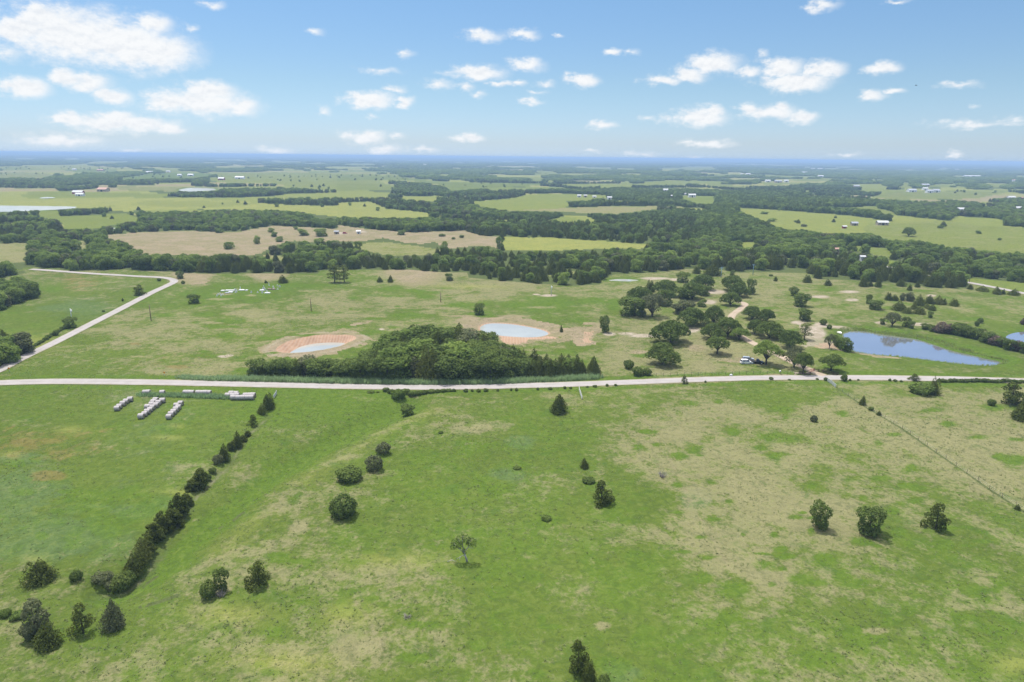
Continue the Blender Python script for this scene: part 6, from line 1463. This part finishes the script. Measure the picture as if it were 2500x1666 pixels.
fence_line('entrance_gate', [(1976, 909.5), (1982, 908.5), (1987, 907.8)], 1.2, 1.0, 'red', 'thin red pipe gate standing across the driveway entrance', rails=(.35, .9), pr=.04, cat='gate')
fence_line('pipe_gate', [(668.4, 974), (675.4, 963)], 3.0, 1.3, 'metal', 'silver metal gate beside the corner cedars below the gravel road', rails=(.25, .5, .75, 1.0, 1.2), pr=.06, rail_mat='roofwhite', cat='gate')
fence_line('pipe_gate', [(1414, 953), (1417.3, 964), (1421.3, 976)], 4.5, 1.3, 'metal', 'pale metal gate seen end on below the road near the pyramid cedar', rails=(.25, .5, .75, 1.0, 1.2), pr=.07, rail_mat='roofwhite', cat='gate')
fence_line('pipe_gate', [(2020, 932), (2030, 938), (2040, 947)], 2.6, 1.3, 'metal', 'grey green metal gate at the top of the long wire fence', rails=(.25, .5, .75, 1.0, 1.2), pr=.06, cat='gate')

hc = [q for q in PW if q[0] == 'fishing_pond'][0]; lvl = hc[9] + hc[2]
x0, y0 = at(2017.5, 808.3); x1, y1 = at(2043, 810); x2, y2 = at(2055.5, 811.5)
o = empty('dock', (x1, y1, lvl)); a = math.atan2(y1 - y0, x1 - x0); L = math.hypot(x1 - x0, y1 - y0)
MB().box(-L - .3, 0, -.55, .55, .62, .74, a).obj('walkway', M['white'], o)
mb = MB().box(0, x2 - x1 + .2, -1.7, 1.7, .66, .8, a); mb.obj('platform', M['white'], o)
for u, v_ in ((.15, -1.5), (.15, 1.5), (x2 - x1, -1.5), (x2 - x1, 1.5), (-L * .5, -.45), (-L * .5, .45)):
    MB().tube([(u * math.cos(a) - v_ * math.sin(a), u * math.sin(a) + v_ * math.cos(a), -1.2), (u * math.cos(a) - v_ * math.sin(a), u * math.sin(a) + v_ * math.cos(a), .66)], [.09, .09], 7).obj('piling', M['post'], o)
tag(o, 'white fishing dock with narrow walkway at the left end of the blue pond', 'dock')

# ---------------------------------------------------------------- farmhouses and barns
def building(px, py, wpx, wall, roof, label, hm=3.4, ratio=.5, rot=0.0, name='farm_building', cat='building'):
    x, y = at(px, py); mp = float(proj(x, y, 0)[2]) / FPX; W = wpx * mp; Dp = W * ratio; z = gz(x, y)
    o = empty(name, (x, y, z), rot); rh = min(Dp * .32, 3.2)
    pr = [(-Dp / 2, -.4), (Dp / 2, -.4), (Dp / 2, hm), (0, hm + rh), (-Dp / 2, hm)]
    v = [(s * W / 2, b, c) for s in (-1, 1) for b, c in pr]
    MB().add(v, [(0, 1, 2, 3, 4)[::-1], (5, 6, 7, 8, 9), (0, 4, 9, 5), (1, 6, 7, 2)]).obj('wall', M[wall], o)
    e, t, W2 = .5, .16, W / 2 + .5; k = rh / (Dp / 2)
    for s in (-1, 1):
        q = [(-W2, s * (Dp / 2 + e), hm - k * e + .05), (W2, s * (Dp / 2 + e), hm - k * e + .05), (W2, 0, hm + rh + .05), (-W2, 0, hm + rh + .05)]
        q += [(a_, b_, c_ + t) for a_, b_, c_ in q]
        MB().add(q, [(0, 1, 2, 3), (7, 6, 5, 4), (0, 4, 5, 1), (1, 5, 6, 2), (2, 6, 7, 3), (3, 7, 4, 0)] if s > 0 else [(3, 2, 1, 0), (4, 5, 6, 7), (1, 5, 4, 0), (2, 6, 5, 1), (3, 7, 6, 2), (0, 4, 7, 3)]).obj('roof', M[roof], o)
    if wpx > 7:
        MB().box(-.11 * W, .11 * W, -Dp / 2 - .06, -Dp / 2 - .02, 0, hm * .8).obj('door', M['glassdark'], o)
        for u in (-.32, .30): MB().box(u * W - .05 * W, u * W + .05 * W, -Dp / 2 - .06, -Dp / 2 - .02, hm * .4, hm * .75).obj('window', M['glassdark'], o)
    tag(o, label, cat)
for b in BUILD: building(*b)
# bird high on the right
d = ray(2236.5, 208.8); c = d * 190 + np.array([0, 0, CAM_H])
o = empty('bird', tuple(c), .7, (1.1, 1.1, 1.1)); mb = MB(); mb.tube([(0, -.3, 0), (0, -.18, .0), (0, .05, 0), (0, .2, .02), (0, .27, .01)], [.02, .05, .065, .045, .01], 8); mb.obj('body', M['rubber'], o, True)
for s in (-1, 1): MB().add([(s * .03, -.08, .03), (s * .03, .10, .03), (s * .28, .10, .12), (s * .52, -.02, .06), (s * .28, -.05, .11), (s * .03, -.08, .015), (s * .03, .10, .015), (s * .28, .10, .105)], [(0, 1, 2, 4), (4, 2, 3), (5, 6, 1, 0)]).obj('wing', M['rubber'], o)
tag(o, 'tiny dark bird flying high in the sky on the right', 'bird')
